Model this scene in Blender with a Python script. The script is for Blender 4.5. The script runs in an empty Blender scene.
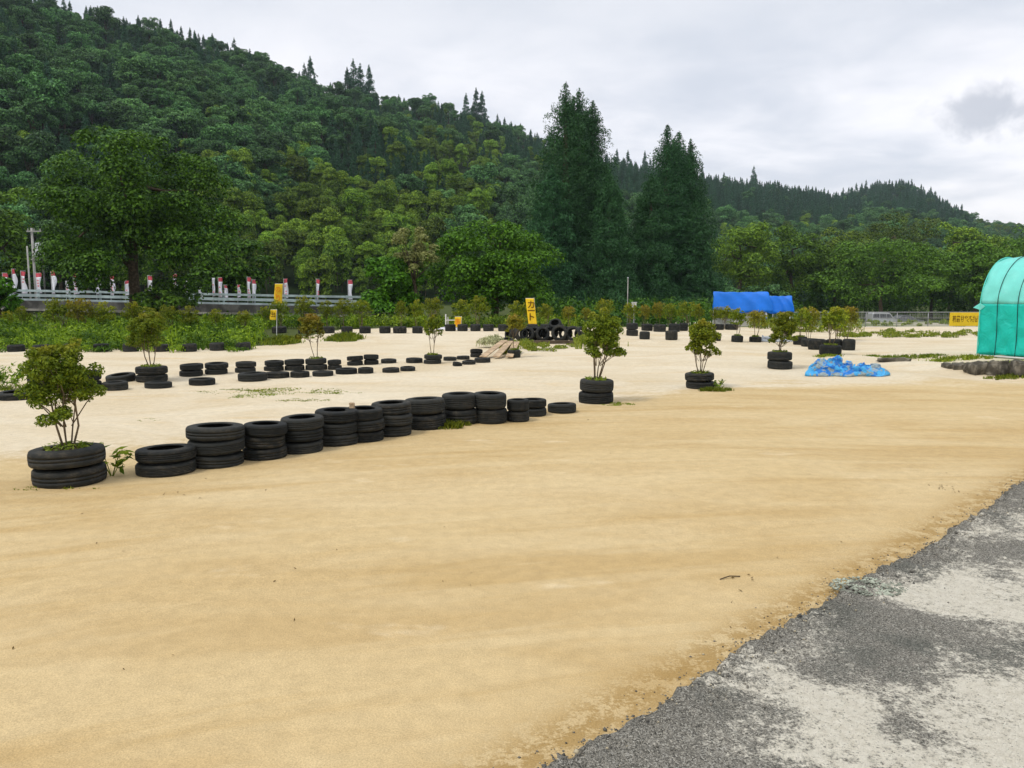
import bpy, math, random
import numpy as np
from mathutils import Vector, Matrix, Euler

SC = bpy.context.scene
COL = SC.collection
R_ = math.radians
W, H, F = 1024, 768, 800.0
CAMZ = 1.75
PITCH = math.atan(94 / F)
cp, sp = math.cos(PITCH), math.sin(PITCH)

# ------------------------------------------------------------------ small maths
def sstep(a, b, x):
    t = np.clip((np.asarray(x, float) - a) / (b - a), 0, 1)
    return t * t * (3 - 2 * t)

def ray(px, py):
    a = (px - 512) / F; b = (384 - py) / F
    return np.array([a, b * sp + cp, b * cp - sp])

def at(px, py, Y):
    d = ray(px, py)
    return Vector(d * (Y / d[1]) + np.array([0, 0, CAMZ]))

_rs = np.random.RandomState(5)
_waves = [(_rs.uniform(0, 6.28), _rs.uniform(0.15, 0.9), _rs.uniform(0, 6.28)) for _ in range(10)]

def gz(X, Y):
    """terrain height of the yard"""
    X = np.asarray(X, float); Y = np.asarray(Y, float)
    r = np.hypot(X, Y)
    z = np.zeros(np.broadcast(X, Y).shape)
    for a, f, p in _waves:
        z = z + 0.007 * np.sin((X * math.cos(a) + Y * math.sin(a)) * f * 2 + p)
    z = z * sstep(2, 9, r)
    # wheel-worn swells of sand
    z = z + 0.05 * sstep(14, 17, Y) * sstep(24, 19, Y) * sstep(7, 9, X) * sstep(14, 11, X) * np.sin(X * 2.1 + Y)
    # low bank of sand at the far side of the track
    z = z + 0.16 * np.exp(-((Y - 31) / 4.0) ** 2) * sstep(-11, -6, X) * sstep(9, 2, X)
    # the field behind the track lies lower, and the lot on the right lower still
    z = z - 0.6 * sstep(37, 52, Y)
    z = z - 2.3 * sstep(56, 104, Y) * sstep(5, 25, X)
    z = z - 0.9 * sstep(48, 52, Y) * sstep(62, 57, Y) * sstep(-5, -9, X)
    return z

def G(px, py):
    d = ray(px, py)
    t = 0.5; p = None
    prev = t
    while t < 400:
        p = d * t + np.array([0, 0, CAMZ])
        if p[2] < float(gz(p[0], p[1])): break
        prev = t; t *= 1.02
    lo, hi = prev, t
    for _ in range(24):
        m = (lo + hi) / 2; p = d * m + np.array([0, 0, CAMZ])
        if p[2] < float(gz(p[0], p[1])): hi = m
        else: lo = m
    return Vector(p)

# ------------------------------------------------------------------ mesh helpers
def mesh_obj(name, V, Fc, mats, parent=None, midx=None, smooth=False, loc=None):
    me = bpy.data.meshes.new(name)
    V = np.asarray(V, float).reshape(-1, 3)
    if isinstance(Fc, np.ndarray):
        n, k = Fc.shape
        me.vertices.add(len(V)); me.vertices.foreach_set('co', V.ravel().astype(np.float32))
        me.loops.add(n * k); me.loops.foreach_set('vertex_index', Fc.ravel().astype(np.int32))
        me.polygons.add(n)
        me.polygons.foreach_set('loop_start', np.arange(0, n * k, k, dtype=np.int32))
        me.polygons.foreach_set('loop_total', np.full(n, k, dtype=np.int32))
        me.update(calc_edges=True)
    else:
        me.from_pydata([tuple(v) for v in V], [], Fc); me.update()
    for m in (mats if isinstance(mats, (list, tuple)) else [mats]): me.materials.append(m)
    if midx is not None: me.polygons.foreach_set('material_index', np.asarray(midx, dtype=np.int32))
    if smooth: me.polygons.foreach_set('use_smooth', np.ones(len(me.polygons), dtype=bool))
    o = bpy.data.objects.new(name, me)
    COL.objects.link(o)
    if parent is not None: o.parent = parent
    if loc is not None: o.location = loc
    return o

def empty(name, loc=(0, 0, 0), rz=0.0):
    o = bpy.data.objects.new(name, None); COL.objects.link(o)
    o.location = loc; o.rotation_euler = (0, 0, rz); o.empty_display_size = 0.2
    return o

def tag(o, label=None, cat=None, group=None, kind=None):
    if label: o['label'] = label
    if cat: o['category'] = cat
    if group: o['group'] = group
    if kind: o['kind'] = kind
    return o

def copy_tree(o, parent=None):
    c = o.copy(); COL.objects.link(c)
    if parent is not None: c.parent = parent
    for ch in list(o.children): copy_tree(ch, c)
    return c

class MB:
    def __init__(s): s.V = []; s.F = []
    def add(s, V, Fc):
        n = len(s.V); s.V += [tuple(v) for v in V]; s.F += [tuple(i + n for i in f) for f in Fc]
    def box(s, x0, x1, y0, y1, z0, z1, M=None):
        V = [(x, y, z) for z in (z0, z1) for y in (y0, y1) for x in (x0, x1)]
        if M is not None: V = [M @ Vector(v) for v in V]
        s.add(V, [(0, 2, 3, 1), (4, 5, 7, 6), (0, 1, 5, 4), (2, 6, 7, 3), (0, 4, 6, 2), (1, 3, 7, 5)])
    def tube(s, pts, rad, n=6, cap=True):
        pts = [Vector(p) for p in pts]
        if not hasattr(rad, '__len__'): rad = [rad] * len(pts)
        V = []; prev = None
        for i, p in enumerate(pts):
            t = (pts[min(i + 1, len(pts) - 1)] - pts[max(i - 1, 0)]).normalized()
            if prev is None:
                u = t.orthogonal().normalized()
            else:
                u = (prev - t * prev.dot(t)).normalized()
            prev = u; w = t.cross(u)
            for k in range(n):
                a = 2 * math.pi * k / n
                V.append(p + (u * math.cos(a) + w * math.sin(a)) * rad[i])
        Fc = []
        for i in range(len(pts) - 1):
            for k in range(n):
                k2 = (k + 1) % n
                Fc.append((i * n + k, i * n + k2, (i + 1) * n + k2, (i + 1) * n + k))
        if cap:
            Fc.append(tuple(range(n))[::-1]); Fc.append(tuple((len(pts) - 1) * n + k for k in range(n)))
        s.add(V, Fc)
    def build(s, name, mat, parent=None, smooth=False, loc=None):
        return mesh_obj(name, s.V, s.F, mat, parent, smooth=smooth, loc=loc)

def bevel(o, w=0.01, seg=2):
    m = o.modifiers.new('bevel', 'BEVEL'); m.width = w; m.segments = seg; m.limit_method = 'ANGLE'
    return o

# ------------------------------------------------------------------ materials
def newmat(name):
    m = bpy.data.materials.new(name); m.use_nodes = True
    nt = m.node_tree; nt.nodes.clear()
    out = nt.nodes.new('ShaderNodeOutputMaterial')
    b = nt.nodes.new('ShaderNodeBsdfPrincipled')
    nt.links.new(b.outputs[0], out.inputs[0])
    return m, nt, b, out

def nd(nt, t, **kw):
    n = nt.nodes.new(t)
    for k, v in kw.items():
        if k in n.inputs.keys(): n.inputs[k].default_value = v
        else: setattr(n, k, v)
    return n

def mixc(nt, fac, a, b, blend='MIX'):
    n = nt.nodes.new('ShaderNodeMix'); n.data_type = 'RGBA'; n.blend_type = blend
    for idx, v in ((0, fac), (6, a), (7, b)):
        if hasattr(v, 'node'): nt.links.new(v, n.inputs[idx])
        else: n.inputs[idx].default_value = v if idx == 0 else (*v, 1)
    return n.outputs[2]

def mth(nt, op, a, b=None, c=None, clamp=False):
    n = nt.nodes.new('ShaderNodeMath'); n.operation = op; n.use_clamp = clamp
    for i, v in enumerate((a, b, c)):
        if v is None: continue
        if hasattr(v, 'node'): nt.links.new(v, n.inputs[i])
        else: n.inputs[i].default_value = v
    return n.outputs[0]

def mrange(nt, v, a, b, c=0.0, d=1.0, smooth=True):
    n = nt.nodes.new('ShaderNodeMapRange')
    if smooth: n.interpolation_type = 'SMOOTHSTEP'
    nt.links.new(v, n.inputs[0])
    for i, x in enumerate((a, b, c, d)): n.inputs[i + 1].default_value = x
    return n.outputs[0]

def noise(nt, vec, scale, detail=4, rough=0.55, dist=0.0):
    n = nd(nt, 'ShaderNodeTexNoise'); n.inputs['Scale'].default_value = scale
    n.inputs['Detail'].default_value = detail; n.inputs['Roughness'].default_value = rough
    n.inputs['Distortion'].default_value = dist
    if vec is not None: nt.links.new(vec, n.inputs['Vector'])
    return n.outputs[0]

def objcoord(nt): return nd(nt, 'ShaderNodeTexCoord').outputs['Object']

def mapping(nt, vec, scale=(1, 1, 1), rot=(0, 0, 0), loc=(0, 0, 0)):
    n = nd(nt, 'ShaderNodeMapping'); nt.links.new(vec, n.inputs[0])
    n.inputs['Scale'].default_value = scale; n.inputs['Rotation'].default_value = rot; n.inputs['Location'].default_value = loc
    return n.outputs[0]

def bump(nt, bsdf, h, strength=0.3, dist=0.02):
    n = nd(nt, 'ShaderNodeBump'); n.inputs['Strength'].default_value = strength; n.inputs['Distance'].default_value = dist
    nt.links.new(h, n.inputs['Height']); nt.links.new(n.outputs[0], bsdf.inputs['Normal'])

def plain(name, c, rough=0.6, spec=0.3, var=0.15, scale=6.0, metal=0.0, bmp=0.0, c2=None, lo=0.4, hi=0.65):
    m, nt, b, _ = newmat(name)
    v = noise(nt, objcoord(nt), scale, 5, 0.6)
    d = c2 if c2 else tuple(x * (1 - var) for x in c)
    col = mixc(nt, mrange(nt, v, lo, hi), d, c)
    nt.links.new(col, b.inputs['Base Color'])
    b.inputs['Roughness'].default_value = rough; b.inputs['Specular IOR Level'].default_value = spec
    b.inputs['Metallic'].default_value = metal
    if bmp: bump(nt, b, noise(nt, objcoord(nt), scale * 6, 4), bmp, 0.01)
    return m

def foliage(name, dark, light, tip=None, transl=0.25, rand=0.35, tipz=(0.55, 1.0), rough=0.55, clump=0.0, patch=None):
    m, nt, b, out = newmat(name)
    geo = nd(nt, 'ShaderNodeNewGeometry'); oi = nd(nt, 'ShaderNodeObjectInfo')
    rpi = geo.outputs['Random Per Island']
    col = mixc(nt, rpi, dark, light)
    if tip:
        g = nd(nt, 'ShaderNodeTexCoord').outputs['Generated']
        s = nd(nt, 'ShaderNodeSeparateXYZ'); nt.links.new(g, s.inputs[0])
        f = mrange(nt, s.outputs[2], tipz[0], tipz[1])
        f = mth(nt, 'MULTIPLY', f, mrange(nt, noise(nt, objcoord(nt), 5.0, 2), 0.35, 0.6))
        col = mixc(nt, f, col, tip)
    if patch:
        col = mixc(nt, mrange(nt, noise(nt, objcoord(nt), 0.75, 4, 0.65), 0.42, 0.58), col, mixc(nt, rpi, *patch))
    # every tree its own tone
    v = mth(nt, 'MULTIPLY_ADD', oi.outputs['Random'], rand * 2, 1 - rand)
    hs = nd(nt, 'ShaderNodeHueSaturation')
    hs.inputs['Saturation'].default_value = 1.0
    h = mth(nt, 'MULTIPLY_ADD', mth(nt, 'FRACT', mth(nt, 'MULTIPLY', oi.outputs['Random'], 7.31)), 0.020, 0.496)
    nt.links.new(h, hs.inputs['Hue']); nt.links.new(v, hs.inputs['Value']); nt.links.new(col, hs.inputs['Color'])
    col = hs.outputs[0]
    nt.links.new(col, b.inputs['Base Color'])
    b.inputs['Roughness'].default_value = rough; b.inputs['Specular IOR Level'].default_value = 0.15
    if transl:
        t = nd(nt, 'ShaderNodeBsdfTranslucent'); nt.links.new(mixc(nt, 1.0, col, (1.0, 1.0, 0.5), 'MULTIPLY'), t.inputs[0])
        mx = nd(nt, 'ShaderNodeMixShader'); mx.inputs[0].default_value = transl
        nt.links.new(b.outputs[0], mx.inputs[1]); nt.links.new(t.outputs[0], mx.inputs[2])
        nt.links.new(mx.outputs[0], out.inputs[0])
    return m

M = {}
M['bark'] = plain('bark', (0.12, 0.09, 0.06), 0.9, 0.1, 0.5, 9, bmp=0.4)
M['twig'] = plain('pale_bark', (0.22, 0.17, 0.11), 0.85, 0.1, 0.4, 14)
M['soil'] = plain('soil', (0.09, 0.065, 0.04), 0.95, 0.05, 0.4, 20)
M['white'] = plain('white_paint', (0.75, 0.75, 0.74), 0.5, 0.4, 0.12, 3)
M['rail'] = plain('galvanised_rail', (0.46, 0.56, 0.57), 0.45, 0.5, 0.35, 2)
M['concrete'] = plain('weathered_concrete', (0.13, 0.125, 0.115), 0.9, 0.2, 0.55, 1.2, bmp=0.2)
M['palecon'] = plain('pale_concrete', (0.34, 0.32, 0.28), 0.9, 0.2, 0.4, 1.5)
M['polecon'] = plain('pole_concrete', (0.40, 0.39, 0.36), 0.85, 0.2, 0.2, 2)
M['steel'] = plain('grey_steel', (0.33, 0.35, 0.36), 0.45, 0.5, 0.2, 4, metal=0.6)
M['fencewire'] = plain('fence_wire', (0.36, 0.36, 0.36), 0.6, 0.4, 0.2, 4)
M['rope'] = plain('dark_rope', (0.015, 0.05, 0.05), 0.8, 0.2, 0.2, 10)
M['plank'] = plain('bare_plank', (0.55, 0.40, 0.25), 0.8, 0.2, 0.35, 5)
M['rock'] = plain('dark_rock', (0.21, 0.19, 0.15), 0.95, 0.1, 0.65, 5, bmp=0.8)
M['yellow'] = plain('yellow_cloth', (0.86, 0.58, 0.03), 0.8, 0.15, 0.1, 3)
M['orange'] = plain('orange_print', (0.80, 0.25, 0.02), 0.8, 0.15, 0.1, 3)
M['ink'] = plain('brown_lettering', (0.11, 0.045, 0.01), 0.8, 0.1, 0.2, 3)
M['redprint'] = plain('red_print', (0.80, 0.13, 0.17), 0.8, 0.15, 0.2, 3)
M['flag'] = plain('white_flag_cloth', (0.86, 0.85, 0.90), 0.85, 0.1, 0.1, 3, c2=(0.80, 0.62, 0.68), lo=0.3, hi=0.45)
M['glass'] = plain('car_glass', (0.02, 0.025, 0.03), 0.1, 0.6, 0.1, 3)
M['van'] = plain('silver_car_paint', (0.42, 0.43, 0.44), 0.35, 0.5, 0.1, 2, metal=0.3)
M['sedan'] = plain('grey_car_paint', (0.16, 0.17, 0.18), 0.35, 0.5, 0.1, 2, metal=0.3)
M['lamp'] = plain('lamp_lens', (0.6, 0.58, 0.5), 0.2, 0.5, 0.1, 3)
M['netting'] = plain('pale_net', (0.55, 0.56, 0.30), 0.9, 0.1, 0.4, 12)

F_ = {
    'big':   foliage('leaves_dark_broadleaf', (0.010, 0.038, 0.005), (0.115, 0.225, 0.016), transl=0.22, rand=0.05),
    'edge':  foliage('leaves_olive_broadleaf', (0.030, 0.064, 0.006), (0.175, 0.310, 0.028), transl=0.28, rand=0.1),
    'vine':  foliage('leaves_bright_vine', (0.024, 0.070, 0.004), (0.135, 0.290, 0.014), transl=0.26, rand=0.06),
    'dry':   foliage('leaves_dry_vine', (0.12, 0.14, 0.03), (0.36, 0.36, 0.13), transl=0.2, rand=0.05),
    'cedar': foliage('cedar_sprays', (0.014, 0.054, 0.018), (0.062, 0.158, 0.050), transl=0.16, rand=0.12),
    'hill':  foliage('hill_broadleaf_leaves', (0.008, 0.040, 0.014), (0.145, 0.300, 0.080), transl=0.13, rand=0.45),
    'hillc': foliage('hill_cedar_sprays', (0.013, 0.050, 0.022), (0.055, 0.150, 0.060), transl=0.16, rand=0.25),
    'bamboo': foliage('bamboo_leaves', (0.022, 0.070, 0.007), (0.250, 0.370, 0.030), transl=0.17, rand=0.5),
    'lime':  foliage('leaves_yellow_green', (0.050, 0.115, 0.010), (0.22, 0.36, 0.035), transl=0.3, rand=0.1),
    'olive': foliage('planter_leaves', (0.055, 0.100, 0.006), (0.290, 0.330, 0.022), tip=(0.34, 0.30, 0.026), transl=0.38, rand=0.25),
    'planter': foliage('planter_leaves_green', (0.050, 0.090, 0.006), (0.290, 0.340, 0.026), tip=(0.34, 0.30, 0.03), transl=0.36, rand=0.12, tipz=(0.7, 1.0)),
    'russet': foliage('planter_leaves_russet', (0.085, 0.105, 0.010), (0.32, 0.30, 0.030), tip=(0.37, 0.25, 0.040), transl=0.38, rand=0.2),
    'weed':  foliage('weed_leaves', (0.070, 0.140, 0.006), (0.400, 0.510, 0.030), transl=0.32, rand=0.2, patch=((0.025, 0.065, 0.006), (0.13, 0.21, 0.016))),
    'grass': foliage('grass_blades', (0.110, 0.170, 0.012), (0.36, 0.40, 0.050), transl=0.32, rand=0.2),
}

# ------------------------------------------------------------------ leaves, crowns, trees
def unit(v): return v / np.maximum(np.linalg.norm(v, axis=-1, keepdims=True), 1e-9)

def leaf_geo(rng, C, N, L, Wd, droop=0.0):
    n = len(C)
    t = unit(np.cross(N, unit(rng.normal(size=(n, 3)))))
    if droop: t = unit(t + np.array([0, 0, -droop])); 
    b = unit(np.cross(N, t))
    L = (L * rng.uniform(0.6, 1.35, n))[:, None]; Wd = (Wd * rng.uniform(0.6, 1.35, n))[:, None]
    V = np.stack([C - t * L, C + b * Wd + N * Wd * 0.15, C + t * L, C - b * Wd + N * Wd * 0.15], 1).reshape(-1, 3)
    return V, np.arange(4 * n).reshape(n, 4)

def lobe_leaves(rng, lobes, n, outw=0.9, upw=0.45, rnd=0.55, inner=0.35, low=-0.45):
    lobes = np.asarray(lobes, float)
    w = lobes[:, 3] * lobes[:, 4]; w /= w.sum()
    i = rng.choice(len(lobes), n, p=w)
    d = unit(rng.normal(size=(n, 3)))
    flip = (d[:, 2] < low); d[flip, 2] *= -1
    rr = 1 - inner * rng.rand(n) ** 2
    C = lobes[i, :3] + d * lobes[i, 3:6] * rr[:, None]
    N = unit(d * outw + np.array([0, 0, upw]) + rng.normal(size=(n, 3)) * rnd)
    return C, N

def crown_lobes(rng, cx, cy, cz, rx, ry, rz, n, lo=0.24, hi=0.4, zmin=-0.55, fill=0.35):
    L = []
    ph0 = rng.uniform(0, 6.28)
    perm = rng.permutation(n)
    for k in range(n):
        zz = zmin + (1 - zmin) * (perm[k] + 0.5) / n; aa = ph0 + perm[k] * 2.39996; q = math.sqrt(max(0, 1 - zz * zz))
        d = unit(np.array([q * math.cos(aa), q * math.sin(aa), zz]) + rng.normal(size=3) * 0.34)
        f = rng.uniform(0.6, 0.86) if k > n * fill else rng.uniform(0.1, 0.55)
        s = rng.uniform(lo, hi)
        L.append((cx + d[0] * rx * f, cy + d[1] * ry * f, cz + d[2] * rz * f, rx * s, ry * s, min(rz, rx) * s * rng.uniform(0.65, 0.95)))
    return np.array(L)

def sub_lobes(rng, L, k, s=(0.35, 0.6)):
    out = []
    for l in L:
        for _ in range(k):
            d = unit(rng.normal(size=3)); d[2] = abs(d[2]) if rng.rand() < 0.75 else d[2]
            q = rng.uniform(*s)
            out.append((l[0] + d[0] * l[3] * 0.7, l[1] + d[1] * l[4] * 0.7, l[2] + d[2] * l[5] * 0.7, l[3] * q, l[4] * q, l[5] * q * 0.85))
    return np.array(out)

def trunk_mb(rng, h, r, crown, nl=6, lean=0.05):
    """tapered trunk with limbs reaching into the crown's lobes"""
    mb = MB()
    p = [Vector((0, 0, -0.15))]; q = Vector((0, 0, 0))
    for i in range(1, 6):
        p.append(Vector((rng.normal() * lean * h * 0.3, rng.normal() * lean * h * 0.3, h * i / 5)))
    mb.tube(p, [r * 1.35, r * 1.0, r * 0.85, r * 0.7, r * 0.5, r * 0.3], 8)
    idx = rng.permutation(len(crown))[:nl]
    for j in idx:
        e = Vector(crown[j][:3]); s = p[int(rng.randint(2, 6))]
        m = s.lerp(e, 0.5) + Vector((0, 0, -0.06 * h * rng.rand()))
        mb.tube([s, m, e], [r * 0.42, r * 0.27, r * 0.08], 5)
    return mb

def conifer_lobes(rng, h, r, n, base=0.06, pw=0.8, sz=0.17):
    L = []
    for k in range(n):
        u = base + (1 - base) * (rng.rand() ** 1.05)
        R = r * min((1 - u) ** pw, 3.2 * (1 - u) + 0.012) * (0.85 + 0.25 * math.sin(u * 23 + k))
        a = rng.uniform(0, 6.283)
        f = rng.uniform(0.5, 1.0)
        s = r * sz * (0.45 + 0.75 * (1 - u)) * rng.uniform(0.7, 1.3) * min(1.0, 5.0 * (1 - u) + 0.3)
        L.append((math.cos(a) * R * f, math.sin(a) * R * f, h * u - s * 0.4, s * 1.15, s * 1.15, s * 0.95))
    for k in range(int(n * 0.12)):
        u = rng.uniform(0.82, 0.985)
        s = r * 0.16 * (1.04 - u) / 0.2
        L.append((rng.normal() * s * 0.3, rng.normal() * s * 0.3, h * u, s * 0.6, s * 0.6, s * 1.5 + 0.1))
    return np.array(L)

# ---- terrain -------------------------------------------------------
def build_ground():
    ang = np.concatenate([np.arange(-44, 44.01, 0.4), np.arange(47, 314, 3.0)])
    ang = np.radians(ang)
    rad = np.concatenate([[0.15], 0.6 * (1700 / 0.6) ** np.linspace(0, 1, 300)])
    A, Rr = np.meshgrid(ang, rad)
    X = Rr * np.sin(A); Y = Rr * np.cos(A)
    Z = gz(X, Y)
    V = np.stack([X, Y, Z], -1).reshape(-1, 3)
    na, nr = len(ang), len(rad)
    i = np.arange(nr - 1)[:, None] * na; j = np.arange(na)[None, :]; j2 = (j + 1) % na
    Fq = np.stack([i + j, i + j2, i + na + j2, i + na + j], -1).reshape(-1, 4)[:, ::-1].copy()
    # pale dry sand / golden damp sand / dark forest floor, as attributes of the ground
    bx = np.array([-14, -5.5, -3.0, -1.2, 0.3, 1.2, 3.0, 5.0, 8.0, 14, 30])
    by = np.array([7.2, 7.6, 8.6, 9.8, 11.2, 12.3, 13.6, 14.4, 15.0, 15.3, 16.0])
    bd = np.interp(X, bx, by)
    pale = sstep(-1.6, 2.6, Y - bd)
    front = np.interp(X, [-40, -8.0, -7.4, -6.8, -5, 2, 10, 16, 26, 40], [23.8, 23.8, 26, 36, 37, 38, 39, 38, 42, 44])
    veg = sstep(-0.5, 0.7, Y - front)
    veg = np.where((Y < -30) | (np.abs(X) > 34), np.maximum(veg, sstep(30, 36, np.hypot(X, Y))), veg)
    p_, q_ = G(535, 768), G(1024, 483); dl = math.hypot(q_.x - p_.x, q_.y - p_.y)
    dist = ((X - p_.x) * (q_.y - p_.y) - (Y - p_.y) * (q_.x - p_.x)) / dl      # >0 on the asphalt side
    fringe = np.where(Y > 0, np.exp(-((dist + 0.06) / 0.17) ** 2), 0)
    lot = sstep(8, 12, X) * sstep(34, 36, Y) * sstep(120, 110, Y)
    me = mesh_obj('ground', V, Fq, mat_ground(), smooth=True)
    for nm, arr in (('pale', pale), ('veg', veg), ('lot', lot), ('fringe', fringe)):
        a = me.data.attributes.new(nm, 'FLOAT', 'POINT'); a.data.foreach_set('value', arr.ravel().astype(np.float32))
    tag(me, kind='structure')

def mat_ground():
    m, nt, b, _ = newmat('sand_ground')
    P = nd(nt, 'ShaderNodeNewGeometry').outputs['Position']
    def attr(n):
        a = nd(nt, 'ShaderNodeAttribute'); a.attribute_name = n; return a.outputs['Fac']
    pale, veg, lot = attr('pale'), attr('veg'), attr('lot')
    big = noise(nt, mapping(nt, P, (0.6, 1.0, 1), (0, 0, R_(-30))), 0.5, 6, 0.6, 1.0)
    streak = noise(nt, mapping(nt, P, (0.5, 1.3, 1), (0, 0, R_(-38))), 0.8, 6, 0.6, 1.0)
    mid = noise(nt, P, 9.0, 5, 0.65)
    grain = noise(nt, P, 130.0, 3, 0.8)
    speck = noise(nt, P, 55.0, 3, 0.7)
    gold = mixc(nt, mrange(nt, streak, 0.32, 0.64), (0.480, 0.346, 0.168), (0.540, 0.410, 0.218))
    gold = mixc(nt, mth(nt, 'MULTIPLY', mrange(nt, big, 0.42, 0.75), 0.6), gold, (0.585, 0.465, 0.275))
    sxyz = nd(nt, 'ShaderNodeSeparateXYZ'); nt.links.new(P, sxyz.inputs[0])
    dx = mth(nt, 'SUBTRACT', sxyz.outputs[0], 4.0); dy = mth(nt, 'ADD', sxyz.outputs[1], 11.0)
    rad = mth(nt, 'SQRT', mth(nt, 'ADD', mth(nt, 'MULTIPLY', dx, dx), mth(nt, 'MULTIPLY', dy, dy))); th = mth(nt, 'ARCTAN2', dx, dy)
    pc = nd(nt, 'ShaderNodeCombineXYZ'); nt.links.new(mth(nt, 'MULTIPLY', rad, 1.9), pc.inputs[0]); nt.links.new(mth(nt, 'MULTIPLY', th, 3.2), pc.inputs[1])
    track = noise(nt, pc.outputs[0], 1.0, 5, 0.62, 0.25)
    gold = mixc(nt, mth(nt, 'MULTIPLY', mrange(nt, track, 0.50, 0.68), 0.62), gold, (0.445, 0.305, 0.130))
    gold = mixc(nt, mth(nt, 'MULTIPLY', mrange(nt, track, 0.46, 0.32), 0.5), gold, (0.590, 0.465, 0.265))
    palec = mixc(nt, mrange(nt, big, 0.3, 0.66), (0.560, 0.462, 0.308), (0.635, 0.556, 0.415))
    palec = mixc(nt, mth(nt, 'MULTIPLY', mrange(nt, streak, 0.52, 0.75), 0.5), palec, (0.56, 0.40, 0.20))
    pf = mth(nt, 'ADD', pale, mth(nt, 'MULTIPLY_ADD', big, 0.9, -0.45))
    pf = mth(nt, 'ADD', pf, mth(nt, 'MULTIPLY_ADD', mid, 0.5, -0.25))
    col = mixc(nt, mrange(nt, pf, 0.25, 0.75), gold, palec)
    # pale dusty spots
    col = mixc(nt, mth(nt, 'MULTIPLY', mrange(nt, noise(nt, mapping(nt, P, (0.5, 1, 1)), 1.7, 4, 0.6), 0.62, 0.72), 0.4), col, (0.70, 0.58, 0.38))
    ff = mth(nt, 'MULTIPLY', attr('fringe'), mrange(nt, mth(nt, 'ADD', mid, mth(nt, 'MULTIPLY_ADD', speck, 0.6, -0.3)), 0.38, 0.56))
    col = mixc(nt, mth(nt, 'MULTIPLY', ff, 0.85), col, (0.30, 0.19, 0.065))
    g = mth(nt, 'MULTIPLY_ADD', mrange(nt, grain, 0.28, 0.72), 0.38, 0.81)
    g = mth(nt, 'MULTIPLY', g, mth(nt, 'MULTIPLY_ADD', mrange(nt, mid, 0.3, 0.7), 0.13, 0.935))
    g = mth(nt, 'MULTIPLY', g, mth(nt, 'MULTIPLY_ADD', mrange(nt, speck, 0.22, 0.36), 0.16, 0.84))
    cc = nd(nt, 'ShaderNodeCombineColor')
    for i in range(3): nt.links.new(g, cc.inputs[i])
    col = mixc(nt, 1.0, col, cc.outputs[0], 'MULTIPLY')
    lotc = mixc(nt, mrange(nt, noise(nt, mapping(nt, P, (0.3, 1, 1)), 0.5, 5, 0.6), 0.40, 0.6), (0.10, 0.14, 0.04), (0.42, 0.38, 0.30))
    vegc = mixc(nt, mrange(nt, mid, 0.3, 0.7), (0.035, 0.05, 0.012), (0.09, 0.11, 0.03))
    vegc = mixc(nt, lot, vegc, lotc)
    vf = mth(nt, 'ADD', veg, mth(nt, 'MULTIPLY_ADD', mid, 0.8, -0.4))
    col = mixc(nt, mrange(nt, vf, 0.35, 0.65), col, vegc)
    nt.links.new(col, b.inputs['Base Color'])
    b.inputs['Roughness'].default_value = 0.95; b.inputs['Specular IOR Level'].default_value = 0.1
    h = mth(nt, 'ADD', mth(nt, 'MULTIPLY', grain, 0.10), mth(nt, 'MULTIPLY', speck, 0.25))
    h = mth(nt, 'ADD', h, mth(nt, 'MULTIPLY', mid, 0.8))
    h = mth(nt, 'ADD', h, mth(nt, 'MULTIPLY', track, 1.8))
    bump(nt, b, h, 0.55, 0.035)
    return m

# hill: ridge line measured along azimuth (as x of the photo), distance of ridge and foot
HX = [-500, -300, -100, 0, 90, 180, 250, 330, 400, 470, 540, 610, 700, 760, 800, 840, 880, 905, 935, 965, 985, 1024, 1120, 1300, 1600]
HY = [20, -30, -60, -35, 0, 16, 48, 78, 92, 106, 128, 153, 168, 175, 182, 188, 177, 175, 188, 207, 218, 225, 232, 240, 250]
HR = [130, 130, 150, 165, 180, 195, 210, 230, 250, 270, 300, 330, 380, 410, 430, 450, 462, 466, 470, 474, 476, 480, 480, 480, 480]
HF = [62, 62, 64, 66, 66, 66, 68, 70, 74, 80, 88, 100, 125, 135, 140, 145, 150, 150, 150, 150, 150, 150, 150, 150, 150]
RT = [9, 9, 9, 9, 8.5, 8.5, 8, 8, 8, 8, 9, 11, 11, 11, 11, 11, 11, 11, 11, 11, 11, 11, 11, 11, 11]

HR = [v * 1.65 for v in HR]; HF = [v * 1.6 for v in HF]
RT = [v * (0.85 if v < 10 else 0.7) for v in RT]

def elev(py):
    b = (384 - np.asarray(py, float)) / F
    return (b * cp - sp) / (b * sp + cp)
HX = [512 + (x - 512) / ((384 - y) / F * sp + cp) for x, y in zip(HX, HY)]

def hill(X, Y):
    px = 512 + F * X / np.maximum(Y, 1e-3)
    D = Y
    yr = np.interp(px, HX, HY); Dr = np.interp(px, HX, HR); Df = np.interp(px, HX, HF); rt = np.interp(px, HX, RT)
    Ht = Dr * elev(yr) + CAMZ - rt
    t = (D - Df) / (Dr - Df)
    base = np.where(X > 10, -2.9, -0.7)
    prof = np.where(t < 1, np.clip(t, -0.2, 1) ** 1.0, 1 - 0.75 * (t - 1))
    prof = np.where(t < 0, t * 0.4, prof)
    soft = 1 - 0.02
    n = 3.4 * np.sin(X * 0.055 + 1.3) * np.sin(Y * 0.045) + 2.2 * np.sin(X * 0.11 + Y * 0.08)
    n = n * sstep(0.05, 0.3, t) * sstep(1.0, 0.8, t)
    return base + (Ht - base) * prof * soft + n, t, px

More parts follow.
